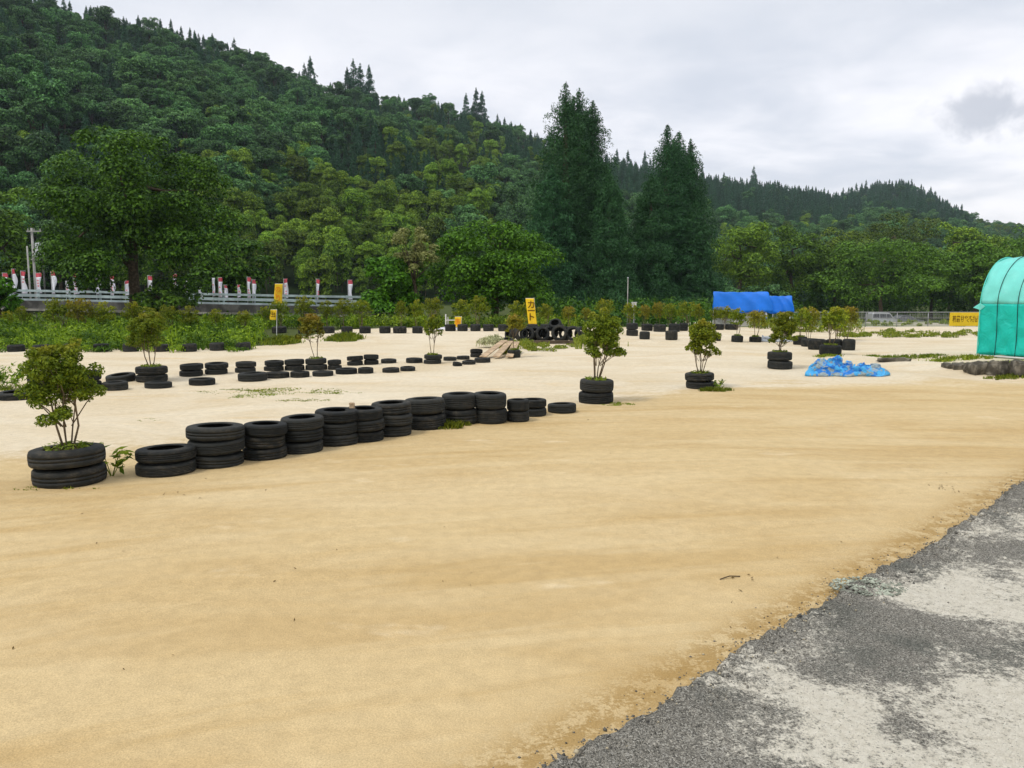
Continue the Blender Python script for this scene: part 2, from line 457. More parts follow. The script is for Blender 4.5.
def build_hills():
    px = np.linspace(-500, 1600, 211)
    tt = np.concatenate([np.linspace(-0.25, 1, 60), np.linspace(1.03, 1.5, 10)])
    PX, T = np.meshgrid(px, tt)
    Dr = np.interp(PX, HX, HR); Df = np.interp(PX, HX, HF)
    Y = Df + T * (Dr - Df); X = (PX - 512) / F * Y
    Z, _, _ = hill(X, Y)
    V = np.stack([X, Y, Z], -1).reshape(-1, 3)
    na = len(px)
    i = np.arange(len(tt) - 1)[:, None] * na; j = np.arange(na - 1)[None, :]
    Fq = np.stack([i + j, i + j + 1, i + na + j + 1, i + na + j], -1).reshape(-1, 4)
    m = plain('forest_floor', (0.022, 0.038, 0.012), 0.95, 0.05, 0.5, 0.4)
    tag(mesh_obj('hills', V, Fq, m, smooth=True), kind='structure')

# ---- hillside forest ----------------------------------------------
HIDE = bpy.data.collections.new('forest kinds')   # holds the shapes the distant wood repeats; not part of the scene

def kind_mesh(name, V, Fq, leafmat, tr):
    tv = np.array([tuple(v) for v in tr.V]); tf = tr.F
    me = bpy.data.meshes.new(name)
    n0 = len(V)
    faces = [tuple(f) for f in Fq] + [tuple(i + n0 for i in f) for f in tf]
    me.from_pydata(np.vstack([V, tv]).tolist(), [], faces)
    me.materials.append(leafmat); me.materials.append(M['bark'])
    mi = np.zeros(len(faces), dtype=np.int32); mi[len(Fq):] = 1
    me.polygons.foreach_set('material_index', mi); me.update()
    return me

def make_forest_kinds():
    K = []
    rng = np.random.RandomState(21)
    for v in range(5):                       # round broadleaf crowns, unit: 9 m tall
        L = crown_lobes(rng, 0, 0, 5.6, 3.3, 3.3, 3.0, 22, 0.26, 0.42, -0.3)
        S = np.vstack([L, sub_lobes(rng, L, 3)])
        S = np.vstack([S, crown_lobes(rng, 0, 0, 2.6, 2.6, 2.6, 1.8, 8, 0.3, 0.5, -0.6)])
        C, N = lobe_leaves(rng, S, 6500, 1.0, 0.45, 0.45, 0.3)
        Vv, Fq = leaf_geo(rng, C, N, 0.17, 0.115)
        K.append(('broadleaf_tree', kind_mesh('broadleaf_tree', Vv, Fq, F_['hill'], trunk_mb(rng, 5.5, 0.22, L, 4))))
    for v in range(4):                       # cedars, 13 m
        L = conifer_lobes(rng, 13, 3.3, 140, 0.06, 0.95, 0.22)
        C, N = lobe_leaves(rng, L, 5200, 1.0, 0.3, 0.45, 0.4)
        Vv, Fq = leaf_geo(rng, C, N, 0.22, 0.10, droop=0.4)
        tr = MB(); tr.tube([(0, 0, -.3), (0, 0, 6), (0, 0, 12)], [0.25, 0.15, 0.03], 6)
        K.append(('cedar_tree', kind_mesh('cedar_tree', Vv, Fq, F_['hillc'], tr)))
    for v in range(4):                       # bamboo plumes, 9 m
        L = []
        for q in range(3):
            a = q * 2.1 + rng.uniform(-.5, .5); r = rng.uniform(0.7, 1.5); hh = rng.uniform(5.4, 8.8)
            L.append((math.cos(a) * r, math.sin(a) * r, hh, 1.15, 1.15, 0.95))
            L.append((math.cos(a) * r * 1.1, math.sin(a) * r * 1.1, hh - 0.9, 1.35, 1.35, 0.9))
            L.append((math.cos(a) * r * 1.1, math.sin(a) * r * 1.1, hh - 2.8, 0.9, 0.9, 1.3))
            L.append((math.cos(a) * r * 1.1, math.sin(a) * r * 1.1, hh - 4.6, 0.7, 0.7, 1.3))
        L = np.array(L)
        C, N = lobe_leaves(rng, L, 5200, 1.0, 0.55, 0.4, 0.4, low=-0.2)
        Vv, Fq = leaf_geo(rng, C, N, 0.20, 0.08, droop=0.7)
        tr = MB()
        for l in L[::4]: tr.tube([(l[0] * 0.5, l[1] * 0.5, -0.2), (l[0], l[1], l[2])], [0.06, 0.03], 5)
        K.append(('bamboo_clump', kind_mesh('bamboo_clump', Vv, Fq, F_['bamboo'], tr)))
    objs = []
    for i, (n, me) in enumerate(K):
        o = bpy.data.objects.new('forest_kind_%02d' % i, me); HIDE.objects.link(o); objs.append(o)
    return K

def PATCH(X, Y):
    return math.sin(X * 0.062 + 0.8 * math.sin(Y * 0.041)) * math.sin(Y * 0.049 + 1.1 + 0.7 * math.sin(X * 0.033)) + 0.35 * math.sin(X * 0.15 + Y * 0.12)

def species(px, py, t, rng, X, Y):
    """0 broadleaf, 1 cedar, 2 bamboo - by where on the hillside the photo shows each"""
    if px < 560:
        # dark stands of cedar among the broadleaves
        if PATCH(X, Y) > 0.42 and rng.rand() < 0.8: return 1
        # bamboo belt across the lower middle of the slope
        b = math.exp(-((px - 330) / 170) ** 2) * math.exp(-((py - (235 - 0.12 * (px - 200))) / 62) ** 2)
        b2 = math.exp(-((px - 450) / 50) ** 2) * math.exp(-((py - 165) / 28) ** 2)
        if rng.rand() < 1.3 * max(b, b2): return 2
        # cedar tongue near 370..420, dark cedar stand above 430..560
        c = math.exp(-((px - 385) / 32) ** 2) * math.exp(-((py - 150) / 40) ** 2)
        c2 = sstep(425, 470, px) * sstep(185, 150, py) * 0.85
        c3 = 0.55 * sstep(120, 60, py) * sstep(330, 120, px)
        c4 = 0.8 * sstep(0.86, 0.94, t)
        if rng.rand() < max(c, float(c2), float(c3), float(c4)): return 1
        return 0
    if t > 0.42 and px < 965: return 1 if rng.rand() < 0.96 else 0
    if rng.rand() < 0.35 * (1 if px > 780 else 0.3): return 2
    return 0 if rng.rand() < 0.85 else 1

def build_forest():
    K = make_forest_kinds()
    kid = {0: [0, 1, 2, 3, 4], 1: [5, 6, 7, 8], 2: [9, 10, 11, 12]}
    rng = np.random.RandomState(77)
    pts = []
    sp0 = 4.3
    ys = []; y = 94.0
    while y < 820:
        step = sp0 * (1 + max(0, y - 180) / 560)
        ys.append((y, step)); y += step * 0.92
    for yy, step in ys:
        x = -0.95 * yy - 12
        while x < 0.86 * yy + 10:
            X = x + rng.uniform(-0.42, 0.42) * step; Y = yy + rng.uniform(-0.42, 0.42) * step
            x += step
            z, t, px = hill(np.array(X), np.array(Y))
            t = float(t); z = float(z); px = float(px)
            if t < 0.0 or t > 1.03: continue
            py_top = 290 - (z + 7 - CAMZ) / Y * F
            s = species(px, py_top, t, rng, X, Y)
            scl = 0.58 + 0.60 * rng.rand() ** 1.4
            if s == 0: scl *= 1.0 + 0.35 * rng.rand() ** 3
            if s == 1: scl *= 0.82 if px < 560 else 0.95
            if s == 1 and t < 0.9 and px < 560: scl *= 0.84
            if t > 0.90: scl *= rng.uniform(0.60, 0.85) if px < 560 else rng.uniform(0.48, 0.62)
            elif s == 1 and px >= 560: scl *= 0.85
            if s == 2: scl *= 0.95
            pts.append((X, Y, z - 0.3, s, scl, rng.uniform(0, 6.28), px))
    # lone cedars standing out of the ridge line
    for px, ytop in ((347, 66), (353, 58), (360, 62), (369, 64), (310, 55), (304, 62), (466, 92), (476, 87), (482, 90), (754, 165), (702, 165), (617, 148), (628, 149), (645, 150), (862, 182)):
        px = 512 + (px - 512) / ((384 - ytop) / F * sp + cp); D = np.interp(px, HX, HR) - 6; X = (px - 512) / F * D
        z, t, _ = hill(np.array(X), np.array(D))
        top = float(elev(ytop)) * D + CAMZ
        pts.append((X, D, float(z) - 0.3, 1, max(0.5, (top - float(z)) / 13), rng.uniform(0, 6.28), px))
    hts = {0: (9, 3.6), 1: (13, 2.4), 2: (8.8, 2.6)}
    # how much of each tree shows: paint far to near on a coarse grid
    GW, GH = 600, 220
    buf = np.full((GH, GW), -1, dtype=int)
    order = sorted(range(len(pts)), key=lambda i: -pts[i][1])
    def paint(px0, px1, py0, py1, idn):
        cx, cy = (px0 + px1) / 2 * GW / 1024, (py0 + py1) / 2 * GH / 320
        rx, ry = max(0.4, (px1 - px0) / 2 * GW / 1024), max(0.4, (py1 - py0) / 2 * GH / 320)
        x0, x1 = int(max(0, cx - rx)), int(min(GW - 1, cx + rx)); y0, y1 = int(max(0, cy - ry)), int(min(GH - 1, cy + ry))
        if x1 < x0 or y1 < y0: return
        yy, xx = np.mgrid[y0:y1 + 1, x0:x1 + 1]
        k = ((xx - cx) / rx) ** 2 + ((yy - cy) / ry) ** 2 <= 1.1
        buf[y0:y1 + 1, x0:x1 + 1][k] = idn
    for i in order:
        X, Y, z, s, sc, rz, px = pts[i]
        h, r = hts[s]
        yt = 290 - (z + h * sc - CAMZ) / Y * F; yb = 290 - (z + h * 0.3 * sc - CAMZ) / Y * F
        paint(px - r * sc / Y * F, px + r * sc / Y * F, yt, yb, i)
    for (a, b, c, d) in ((35, 250, 127, 300), (365, 432, 245, 330), (425, 560, 212, 330), (530, 630, 120, 330), (628, 708, 150, 330), (545, 605, 85, 330),
                         (705, 770, 214, 330), (760, 1030, 236, 330), (0, 1024, 292, 360)):
        paint(a, b, c, d, -2)
    cnt = np.bincount(buf[buf >= 0], minlength=len(pts))
    best = np.argsort(-cnt)[:290]
    best = set(int(i) for i in best if cnt[i] > 4)
    nm = {0: ('broadleaf_tree', 'broadleaf tree'), 1: ('cedar_tree', 'cedar'), 2: ('bamboo_clump', 'bamboo')}
    def zone(px):
        if px < 200: return 'on the left hillside above the guardrail'
        if px < 380: return 'on the middle of the wooded hillside'
        if px < 560: return 'on the hillside left of the tall cedars'
        return 'on the wooded hill right of the tall cedars'
    look = {0: 'round dark green tree', 1: 'narrow blue green cedar', 2: 'yellow green feathery bamboo clump'}
    first = {}
    rest = []
    for i, p in enumerate(pts):
        kv = kid[p[3]][i % len(kid[p[3]])]
        if i in best:
            o = bpy.data.objects.new(nm[p[3]][0], K[kv][1]); COL.objects.link(o)
            o.location = p[:3]; o.rotation_euler = (0, 0, p[5]); o.scale = (p[4],) * 3
            tag(o, look[p[3]] + ' ' + zone(p[6]), nm[p[3]][1], look[p[3]] + 's ' + zone(p[6]))
        else: rest.append((p, kv))
    # the far rest of the wood as one mass
    me = bpy.data.meshes.new('hillside_forest')
    me.from_pydata([p[:3] for p, _ in rest], [], [])
    for n, dt, vals in (('kind', 'INT', [k for _, k in rest]), ('sc', 'FLOAT', [p[4] for p, _ in rest]), ('rz', 'FLOAT', [p[5] for p, _ in rest])):
        a = me.attributes.new(n, dt, 'POINT'); a.data.foreach_set('value', vals)
    o = bpy.data.objects.new('hillside_forest', me); COL.objects.link(o)
    tag(o, 'dense dark green wood covering the hillside', 'forest', kind='stuff')
    ng = bpy.data.node_groups.new('plant_wood', 'GeometryNodeTree')
    ng.interface.new_socket('Geometry', in_out='INPUT', socket_type='NodeSocketGeometry')
    ng.interface.new_socket('Geometry', in_out='OUTPUT', socket_type='NodeSocketGeometry')
    gi = ng.nodes.new('NodeGroupInput'); go = ng.nodes.new('NodeGroupOutput')
    ci = ng.nodes.new('GeometryNodeCollectionInfo'); ci.inputs['Collection'].default_value = HIDE
    ci.inputs['Separate Children'].default_value = True; ci.inputs['Reset Children'].default_value = True
    iop = ng.nodes.new('GeometryNodeInstanceOnPoints'); iop.inputs['Pick Instance'].default_value = True
    def na(n, t):
        q = ng.nodes.new('GeometryNodeInputNamedAttribute'); q.data_type = t; q.inputs['Name'].default_value = n; return q.outputs[0]
    cx = ng.nodes.new('ShaderNodeCombineXYZ'); er = ng.nodes.new('FunctionNodeEulerToRotation')
    ng.links.new(na('rz', 'FLOAT'), cx.inputs[2]); ng.links.new(cx.outputs[0], er.inputs[0])
    ng.links.new(gi.outputs[0], iop.inputs['Points']); ng.links.new(ci.outputs[0], iop.inputs['Instance'])
    ng.links.new(na('kind', 'INT'), iop.inputs['Instance Index'])
    ng.links.new(er.outputs[0], iop.inputs['Rotation']); ng.links.new(na('sc', 'FLOAT'), iop.inputs['Scale'])
    ng.links.new(iop.outputs[0], go.inputs[0])
    md = o.modifiers.new('wood', 'NODES'); md.node_group = ng
    print('forest', len(pts), 'individual', len(best))

# ---- the big trees ---------------------------------------------------
def broad_tree(name, label, px, ytop, xl, xr, D, fol, n, leaf, seed, cat='tree', group=None, zc=0.52, flat=1.0, nl=34, base_frac=0.12, trunkr=None, depth=1.0, sub=4, lob=(0.22, 0.40)):
    rng = np.random.RandomState(seed)
    X = (px - 512) / F * D
    z0 = float(gz(X, D)) if D < 62 else float(np.maximum(gz(X, D), hill(np.array(X), np.array(D))[0]))
    top = at(px, ytop, D).z - z0
    rx = (xr - xl) / 2 / F * D
    cxo = ((xl + xr) / 2 - px) / F * D
    root = empty(name, (X, D, z0))
    cz = top * (0.5 + base_frac / 2); rz = top - cz
    L = crown_lobes(rng, cxo, 0, cz, rx, rx * depth, rz, nl, lob[0], lob[1], -0.75)
    L[:, 2] = np.minimum(L[:, 2] + L[:, 5], top) - L[:, 5]
    S = np.vstack([L, sub_lobes(rng, L, sub)])
    C, N = lobe_leaves(rng, S, n, 1.0, 0.5 * flat, 0.45, 0.35)
    keep = C[:, 2] > top * base_frac * 0.5
    Vv, Fq = leaf_geo(rng, C[keep], N[keep], leaf, leaf * 0.6)
    mesh_obj('crown', Vv, Fq, F_[fol], root)
    trunk_mb(rng, top * 0.72, trunkr or max(0.1, top * 0.022), L, 9).build('trunk', M['bark'], root, smooth=True)
    return tag(root, label, cat, group)

def cedar_tree(label, px, ytop, D, w, seed, group='tall dark cedars behind the yard', n=76000):
    rng = np.random.RandomState(seed)
    X = (px - 512) / F * D; z0 = float(gz(X, D))
    top = at(px, ytop, D).z - z0; r = w / 2 / F * D
    root = empty('cedar_tree', (X, D, z0))
    L = conifer_lobes(rng, top, r, 760, 0.02, 0.56, 0.15)
    core = [(0, 0, top * u, r * 0.55 * (1 - u) ** 0.8, r * 0.55 * (1 - u) ** 0.8, top * 0.06) for u in np.linspace(0.05, 0.95, 22)]
    C, N = lobe_leaves(rng, np.vstack([L, core]), n, 1.0, 0.3, 0.4, 0.35, low=-0.8)
    Vv, Fq = leaf_geo(rng, C, N, 0.105, 0.036, droop=0.6)
    mesh_obj('crown', Vv, Fq, F_['cedar'], root)
    tr = MB(); tr.tube([(0, 0, -0.3), (0.05, 0, top * 0.5), (0, 0, top * 0.98)], [r * 0.13, r * 0.08, 0.02], 8)
    tr.build('trunk', M['bark'], root, smooth=True)
    return tag(root, label, 'cedar', group)

def build_big_trees():
    broad_tree('broadleaf_tree', 'large dark spreading broadleaf tree in front of the bridge guardrail', 136, 127, 30, 246, 42, 'big', 60000, 0.088, 3, nl=95, lob=(0.13, 0.27), base_frac=0.0, trunkr=0.3, depth=0.8)
    broad_tree('low_bush', 'dark low bush at the foot of the big spreading tree', 162, 283, 128, 196, 40.5, 'big', 3600, 0.09, 46, cat='bush', base_frac=0.0, nl=20)
    broad_tree('broadleaf_tree', 'olive green tree behind the utility poles at left edge', 2, 160, -45, 44, 66, 'edge', 11000, 0.17, 4, base_frac=0.05)
    broad_tree('broadleaf_tree', 'low dark tree between the big spreading tree and the ivy mound', 232, 232, 190, 275, 57, 'big', 8000, 0.15, 41, base_frac=0.05)
    broad_tree('broadleaf_tree', 'leafy green bush overhanging the left end of the guardrail', 2, 276, -24, 27, 37, 'vine', 2600, 0.10, 5, base_frac=0.0, nl=20)
    broad_tree('vine_covered_tree', 'broad bright green tree smothered in vines beside the tall cedars', 494, 211, 424, 562, 47, 'vine', 30000, 0.095, 6, base_frac=-0.1, nl=70, lob=(0.16, 0.32), trunkr=0.22)
    broad_tree('vine_covered_tree', 'small bright vine covered mound at the right end of the guardrail', 392, 243, 358, 432, 45, 'vine', 9000, 0.11, 7, base_frac=-0.15, nl=30)
    broad_tree('withered_vine', 'dry straw coloured vine draped between two green vine trees', 416, 216, 392, 440, 44.6, 'dry', 4200, 0.07, 8, cat='vine', base_frac=0.3, nl=18, trunkr=0.12)
    # group of tall cedars
    for px, yt, D, w, sd, lb in ((564, 83, 74, 106, 11, 'tallest cedar, left spire of the left cedar group'),
                                 (577, 89, 75, 104, 12, 'cedar at the middle of the left cedar group'),
                                 (590, 101, 76, 96, 13, 'cedar forming right spire of the left cedar group'),
                                 (551, 165, 71, 78, 14, 'short cedar on left flank of the tallest cedar'),
                                 (607, 172, 72, 74, 15, 'short cedar in the gap between both cedar groups'),
                                 (571, 98, 77, 80, 21, 'cedar hidden behind the left and middle spires of the left group'),
                                 (584, 108, 77, 76, 22, 'cedar hidden behind the right spire of the left group'),
                                 (669, 140, 82, 72, 23, 'cedar hidden behind the left and middle spires of the right group'),
                                 (663, 125, 79, 94, 16, 'left spire of the right cedar group'),
                                 (674, 132, 80, 94, 17, 'middle spire of the right cedar group'),
                                 (686, 139, 81, 82, 18, 'right spire of the right cedar group'),
                                 (648, 174, 76, 72, 19, 'short cedar on left flank of the right cedar group'),
                                 (693, 200, 77, 50, 20, 'short cedar on right flank of the right cedar group')):
        cedar_tree(lb, px, yt, D, w, sd)
    # wood on the right, behind the lower lot
    for px, yt, a, b, D, f, sd, lb in (
        (738, 213, 704, 778, 122, 'lime', 31, 'yellow green tree just right of the tall cedars'),
        (790, 222, 755, 826, 126, 'edge', 32, 'mid green tree right of the yellow green tree'),
        (880, 233, 826, 942, 117, 'edge', 33, 'wide domed olive tree behind the parked cars'),
        (832, 236, 800, 866, 128, 'edge', 34, 'rounded tree left of the wide domed olive tree'),
        (930, 248, 902, 962, 128, 'lime', 35, 'pale green tree right of the wide domed olive tree'),
        (974, 240, 938, 1016, 118, 'edge', 36, 'olive green tree behind the yellow sign board'),
        (1020, 222, 976, 1066, 124, 'edge', 37, 'tall tree behind the green tent at right edge'),
        (716, 282, 694, 742, 100, 'hill', 38, 'low dark tree behind the blue tarpaulin stalls'),
        (760, 284, 738, 788, 104, 'hill', 39, 'low tree above the smaller blue tarpaulin stall'),
        (1062, 215, 1020, 1110, 120, 'hill', 40, 'tall tree far right behind the tent'),
        (948, 214, 920, 976, 150, 'bamboo', 42, 'pale bamboo grove top right below the far ridge'),
        (890, 205, 850, 930, 165, 'bamboo', 43, 'pale bamboo grove below the far hilltop'),
        (1000, 226, 966, 1034, 146, 'bamboo', 44, 'bamboo grove above the green tent roof'),
        (845, 226, 808, 880, 150, 'bamboo', 45, 'bamboo grove above the rounded tree'),
    ):
        broad_tree('broadleaf_tree' if f != 'bamboo' else 'bamboo_clump', lb, px, yt, a, b, D, f, 15000, 0.20, sd, cat='tree' if f != 'bamboo' else 'bamboo', group='trees of the wood on the right', base_frac=0.02, nl=34)

# ---- tyres -------------------------------------------------------------
def mat_tyre():
    m, nt, b, _ = newmat('dusty_tyre_rubber')
    oc = objcoord(nt); oi = nd(nt, 'ShaderNodeObjectInfo')
    s = nd(nt, 'ShaderNodeVectorMath'); s.operation = 'ADD'
    nt.links.new(oc, s.inputs[0]); nt.links.new(oi.outputs['Random'], s.inputs[1])
    n = noise(nt, s.outputs[0], 2.6, 6, 0.65); n2 = noise(nt, s.outputs[0], 14, 4, 0.7)
    base = mixc(nt, oi.outputs['Random'], (0.007, 0.009, 0.009), (0.021, 0.023, 0.021))
    f = mth(nt, 'MULTIPLY', mrange(nt, n, 0.40, 0.72), mrange(nt, n2, 0.25, 0.7))
    col = mixc(nt, mth(nt, 'MULTIPLY', f, mth(nt, 'MULTIPLY_ADD', mth(nt, 'FRACT', mth(nt, 'MULTIPLY', oi.outputs['Random'], 5.7)), 0.50, 0.12)), base, (0.12, 0.10, 0.07))
    nt.links.new(col, b.inputs['Base Color'])
    b.inputs['Roughness'].default_value = 0.78; b.inputs['Specular IOR Level'].default_value = 0.28
    bump(nt, b, n2, 0.25, 0.02)
    return m

def tyre_mesh(variant, seg=72):
    # unit tyre: outer radius 1, lying flat between z=0 and z=1, hollow inside
    g = [0.36, 0.5, 0.64] if variant == 0 else ([0.4, 0.6] if variant == 1 else [0.33, 0.44, 0.56, 0.67])
    prof = [(0.60, 0.10), (0.62, 0.03), (0.66, 0.0), (0.78, -0.005), (0.80, 0.012), (0.88, 0.02), (0.945, 0.06), (0.975, 0.12), (0.99, 0.19)]
    gw = 0.014
    outer = []
    for c in g: outer += [(0.998, c - gw * 1.3), (0.984, c - gw), (0.984, c + gw), (0.998, c + gw * 1.3)]
    prof += [(0.995, 0.25)] + outer + [(0.995, 0.75)]
    prof += [(0.99, 0.81), (0.975, 0.88), (0.945, 0.94), (0.88, 0.98), (0.80, 0.988), (0.78, 1.005), (0.66, 1.0), (0.62, 0.97), (0.60, 0.90)]
    inner = [(0.66, 0.86), (0.84, 0.84), (0.92, 0.70), (0.93, 0.5), (0.92, 0.3), (0.84, 0.16), (0.66, 0.14)]
    prof += inner
    n = len(prof); V = []
    for k in range(seg):
        a = 2 * math.pi * k / seg
        lug = (k % 4) < (2 if variant != 2 else 3)
        for (r, z) in prof:
            rr = r
            if not lug and (0.10 < z < 0.27 or 0.73 < z < 0.90) and r > 0.96: rr -= 0.013
            V.append((rr * math.cos(a), rr * math.sin(a), z))
    Fc = np.array([(k * n + i, ((k + 1) % seg) * n + i, ((k + 1) % seg) * n + (i + 1) % n, k * n + (i + 1) % n) for k in range(seg) for i in range(n)])
    o = mesh_obj('tyre', np.array(V), Fc, TYRE, smooth=True)
    me = o.data; bpy.data.objects.remove(o)
    return me

TYRE = mat_tyre()
TM = [tyre_mesh(v) for v in range(3)]
trng = random.Random(9)

def tyre(loc, R, t, label, group, tilt=(0, 0), rz=None, variant=None):
    o = bpy.data.objects.new('tyre', TM[trng.randrange(3) if variant is None else variant]); COL.objects.link(o)
    o.location = loc; o.scale = (R, R, t)
    o.rotation_euler = (tilt[0], tilt[1], trng.uniform(0, 6.28) if rz is None else rz)
    return tag(o, label, 'tyre', group)

ORD = ['first', 'second', 'third', 'fourth', 'fifth', 'sixth', 'seventh', 'eighth', 'ninth', 'tenth', 'eleventh', 'twelfth', 'thirteenth', 'fourteenth',
       'fifteenth', 'sixteenth', 'seventeenth', 'eighteenth', 'nineteenth', 'twentieth']
ORD += ['twenty-' + o for o in ORD[:9]] + ['thirtieth'] + ['thirty-' + o for o in ORD[:9]] + ['fortieth'] + ['forty-' + o for o in ORD[:9]] + ['fiftieth'] + ['fifty-' + o for o in ORD[:9]] + ['sixtieth']

def stack_geo(xl, xr, top, base, n):
    mid = (xl + xr) / 2; w = xr - xl
    f = G(mid, base)
    R = (w / 2 / F) * f.y / (1 - w / 2 / F) * 0.985
    k = (f.y + R * 0.95) / f.y
    X, Y = f.x * k, f.y * k
    z0 = float(gz(X, Y))
    zt = at(mid, top, Y + R * 0.75).z
    t = (zt - z0) / n
    return X, Y, z0, R, max(0.10, min(0.34, t))

def stack(xl, xr, top, base, n, where, group, tilt_top=0.0, tilt=0.0):
    X, Y, z0, R, t = stack_geo(xl, xr, top, base, n)
    names = {1: ['lone'], 2: ['lower', 'upper'], 3: ['bottom', 'middle', 'top']}[n]
    for i in range(n):
        r = R * trng.uniform(0.955, 1.0)
        j = 0.035 * R * 2
        tx = trng.uniform(-0.035, 0.035) + (tilt_top if i == n - 1 else 0); ty = trng.uniform(-0.035, 0.035) + tilt
        lab = ('%s tyre of ' % names[i] if n > 1 else 'single tyre, ') + where
        tyre((X + (trng.uniform(-j, j) if i else 0), Y + (trng.uniform(-j, j) if i else 0), z0 - (0.01 if i == 0 else 0) + i * t), r, t * 1.0, lab, group, (tx, ty))
    return X, Y, z0 + n * t, R

# ---- planted saplings ----------------------------------------------------
def sapling(label, H_, cw, ch, loc, seed, fol='planter', nleaf=2600, leaf=0.03, stems=5, soilr=0.0, group=None, wisps=True, lean=0.0, cover=True):
    rng = np.random.RandomState(seed)
    root = empty('planted_tree', loc)
    cz = H_ - ch / 2
    L = crown_lobes(rng, lean, 0, cz, cw / 2, cw / 2, ch / 2, 70, 0.13, 0.27, -0.8)
    if wisps:
        for _ in range(5):
            a = rng.uniform(0, 6.28)
            L = np.vstack([L, [(lean + math.cos(a) * cw * 0.42, math.sin(a) * cw * 0.40, cz - ch * rng.uniform(0.15, 0.46), cw * 0.13, cw * 0.13, cw * 0.08)]])
    C, N = lobe_leaves(rng, L, nleaf, 0.7, 0.5, 0.7, 0.55, low=-0.9)
    Vv, Fq = leaf_geo(rng, C, N, leaf, leaf * 0.5, droop=0.2)
    mesh_obj('crown', Vv, Fq, F_[fol], root)
    mb = MB()
    if wisps:
        for q in L[-5:]:
            st = Vector((q[0] * 0.15, q[1] * 0.15, max(0.1, (cz - ch * 0.5) * 0.8)))
            mb.tube([st, st.lerp(Vector(q[:3]), 0.6) + Vector((0, 0, 0.02)), Vector(q[:3])], [0.006, 0.005, 0.002], 4)
    for s in range(stems):
        a = rng.uniform(0, 6.28) if stems < 4 else s * 6.28 / stems; q = L[rng.randint(len(L) - (5 if wisps else 0))]
        b0 = Vector((math.cos(a) * 0.022, math.sin(a) * 0.022, -0.05))
        e = Vector((lean + math.cos(a) * cw * 0.28, math.sin(a) * cw * 0.28, cz + ch * rng.uniform(-0.1, 0.25)))
        m1 = b0.lerp(e, 0.35) + Vector((rng.normal() * 0.015, rng.normal() * 0.015, 0)); m2 = b0.lerp(e, 0.7) + Vector((rng.normal() * 0.02, rng.normal() * 0.02, 0.02))
        r0 = rng.uniform(0.009, 0.017) * max(0.8, cw)
        mb.tube([b0, m1, m2, e], [r0, r0 * 0.8, r0 * 0.55, r0 * 0.2], 6)
        for _ in range(3):
            q = L[rng.randint(len(L))]; st = m1.lerp(m2, rng.rand())
            mb.tube([st, st.lerp(Vector(q[:3]), 0.6) + Vector((0, 0, 0.03)), Vector(q[:3])], [r0 * 0.45, r0 * 0.3, r0 * 0.1], 4)
    mb.build('trunk', M['twig'], root, smooth=True)
    if soilr:
        k = 28
        V = [(0, 0, 0.03)] + [(math.cos(i * 6.283 / k) * soilr * f, math.sin(i * 6.283 / k) * soilr * f, zz) for f, zz in ((0.5, 0.02), (1.0, -0.03)) for i in range(k)]
        Fc = [(0, 1 + i, 1 + (i + 1) % k) for i in range(k)] + [(1 + i, 1 + k + i, 1 + k + (i + 1) % k, 1 + (i + 1) % k) for i in range(k)]
        mesh_obj('soil', V, Fc, M['soil'], root, smooth=True)
        if cover:
            n = 150
            C = np.zeros((n, 3)); a = rng.uniform(0, 6.28, n); r = soilr * np.sqrt(rng.rand(n)) * 0.95
            C[:, 0] = np.cos(a) * r; C[:, 1] = np.sin(a) * r; C[:, 2] = rng.uniform(0.01, 0.06, n)
            N = unit(np.array([0, 0, 0.8]) + rng.normal(size=(n, 3)) * 0.5)
            Vv, Fq = leaf_geo(rng, C, N, 0.03, 0.012)
            mesh_obj('weeds', Vv, Fq, F_['grass'], root)
    return tag(root, label, 'tree', group)

def tuft(label, c, rx, ry, h, n, seed, name='grass_tuft', bw=0.006, group=None, fol='grass', spread=0.5):
    rng = np.random.RandomState(seed)
    kk = max(5, n // 28); a = rng.uniform(0, 6.28, kk); r = np.sqrt(rng.rand(kk)); ii = rng.randint(0, kk, n)
    wgt = rng.uniform(0.03, 0.22, kk)[ii]
    bx = (np.cos(a) * r)[ii] * rx + rng.normal(size=n) * wgt * rx; by = (np.sin(a) * r)[ii] * ry + rng.normal(size=n) * wgt * ry
    r = r[ii]
    bz = gz(c[0] + bx, c[1] + by) - float(gz(c[0], c[1])) - 0.005
    hh = h * rng.uniform(0.4, 1.15, n) * (1 - 0.5 * r)
    da = rng.uniform(0, 6.28, n); dd = hh * rng.uniform(0.1, spread + 0.3, n)
    dx, dy = np.cos(da), np.sin(da)
    B = np.stack([bx, by, bz], 1); sx = np.stack([-dy * bw, dx * bw, 0 * bx], 1)
    Mid = B + np.stack([dx * dd * 0.4, dy * dd * 0.4, hh * 0.65], 1)
    Tp = B + np.stack([dx * dd, dy * dd, hh], 1)
    V = np.stack([B - sx, B + sx, Mid + sx * 0.8, Tp, Mid - sx * 0.8], 1).reshape(-1, 3)
    Fq = np.arange(5 * n).reshape(n, 5)
    o = mesh_obj(name, V, Fq, F_[fol], loc=(c[0], c[1], float(gz(c[0], c[1]))))
    return tag(o, label, 'grass' if name == 'grass_tuft' else 'weed', group)

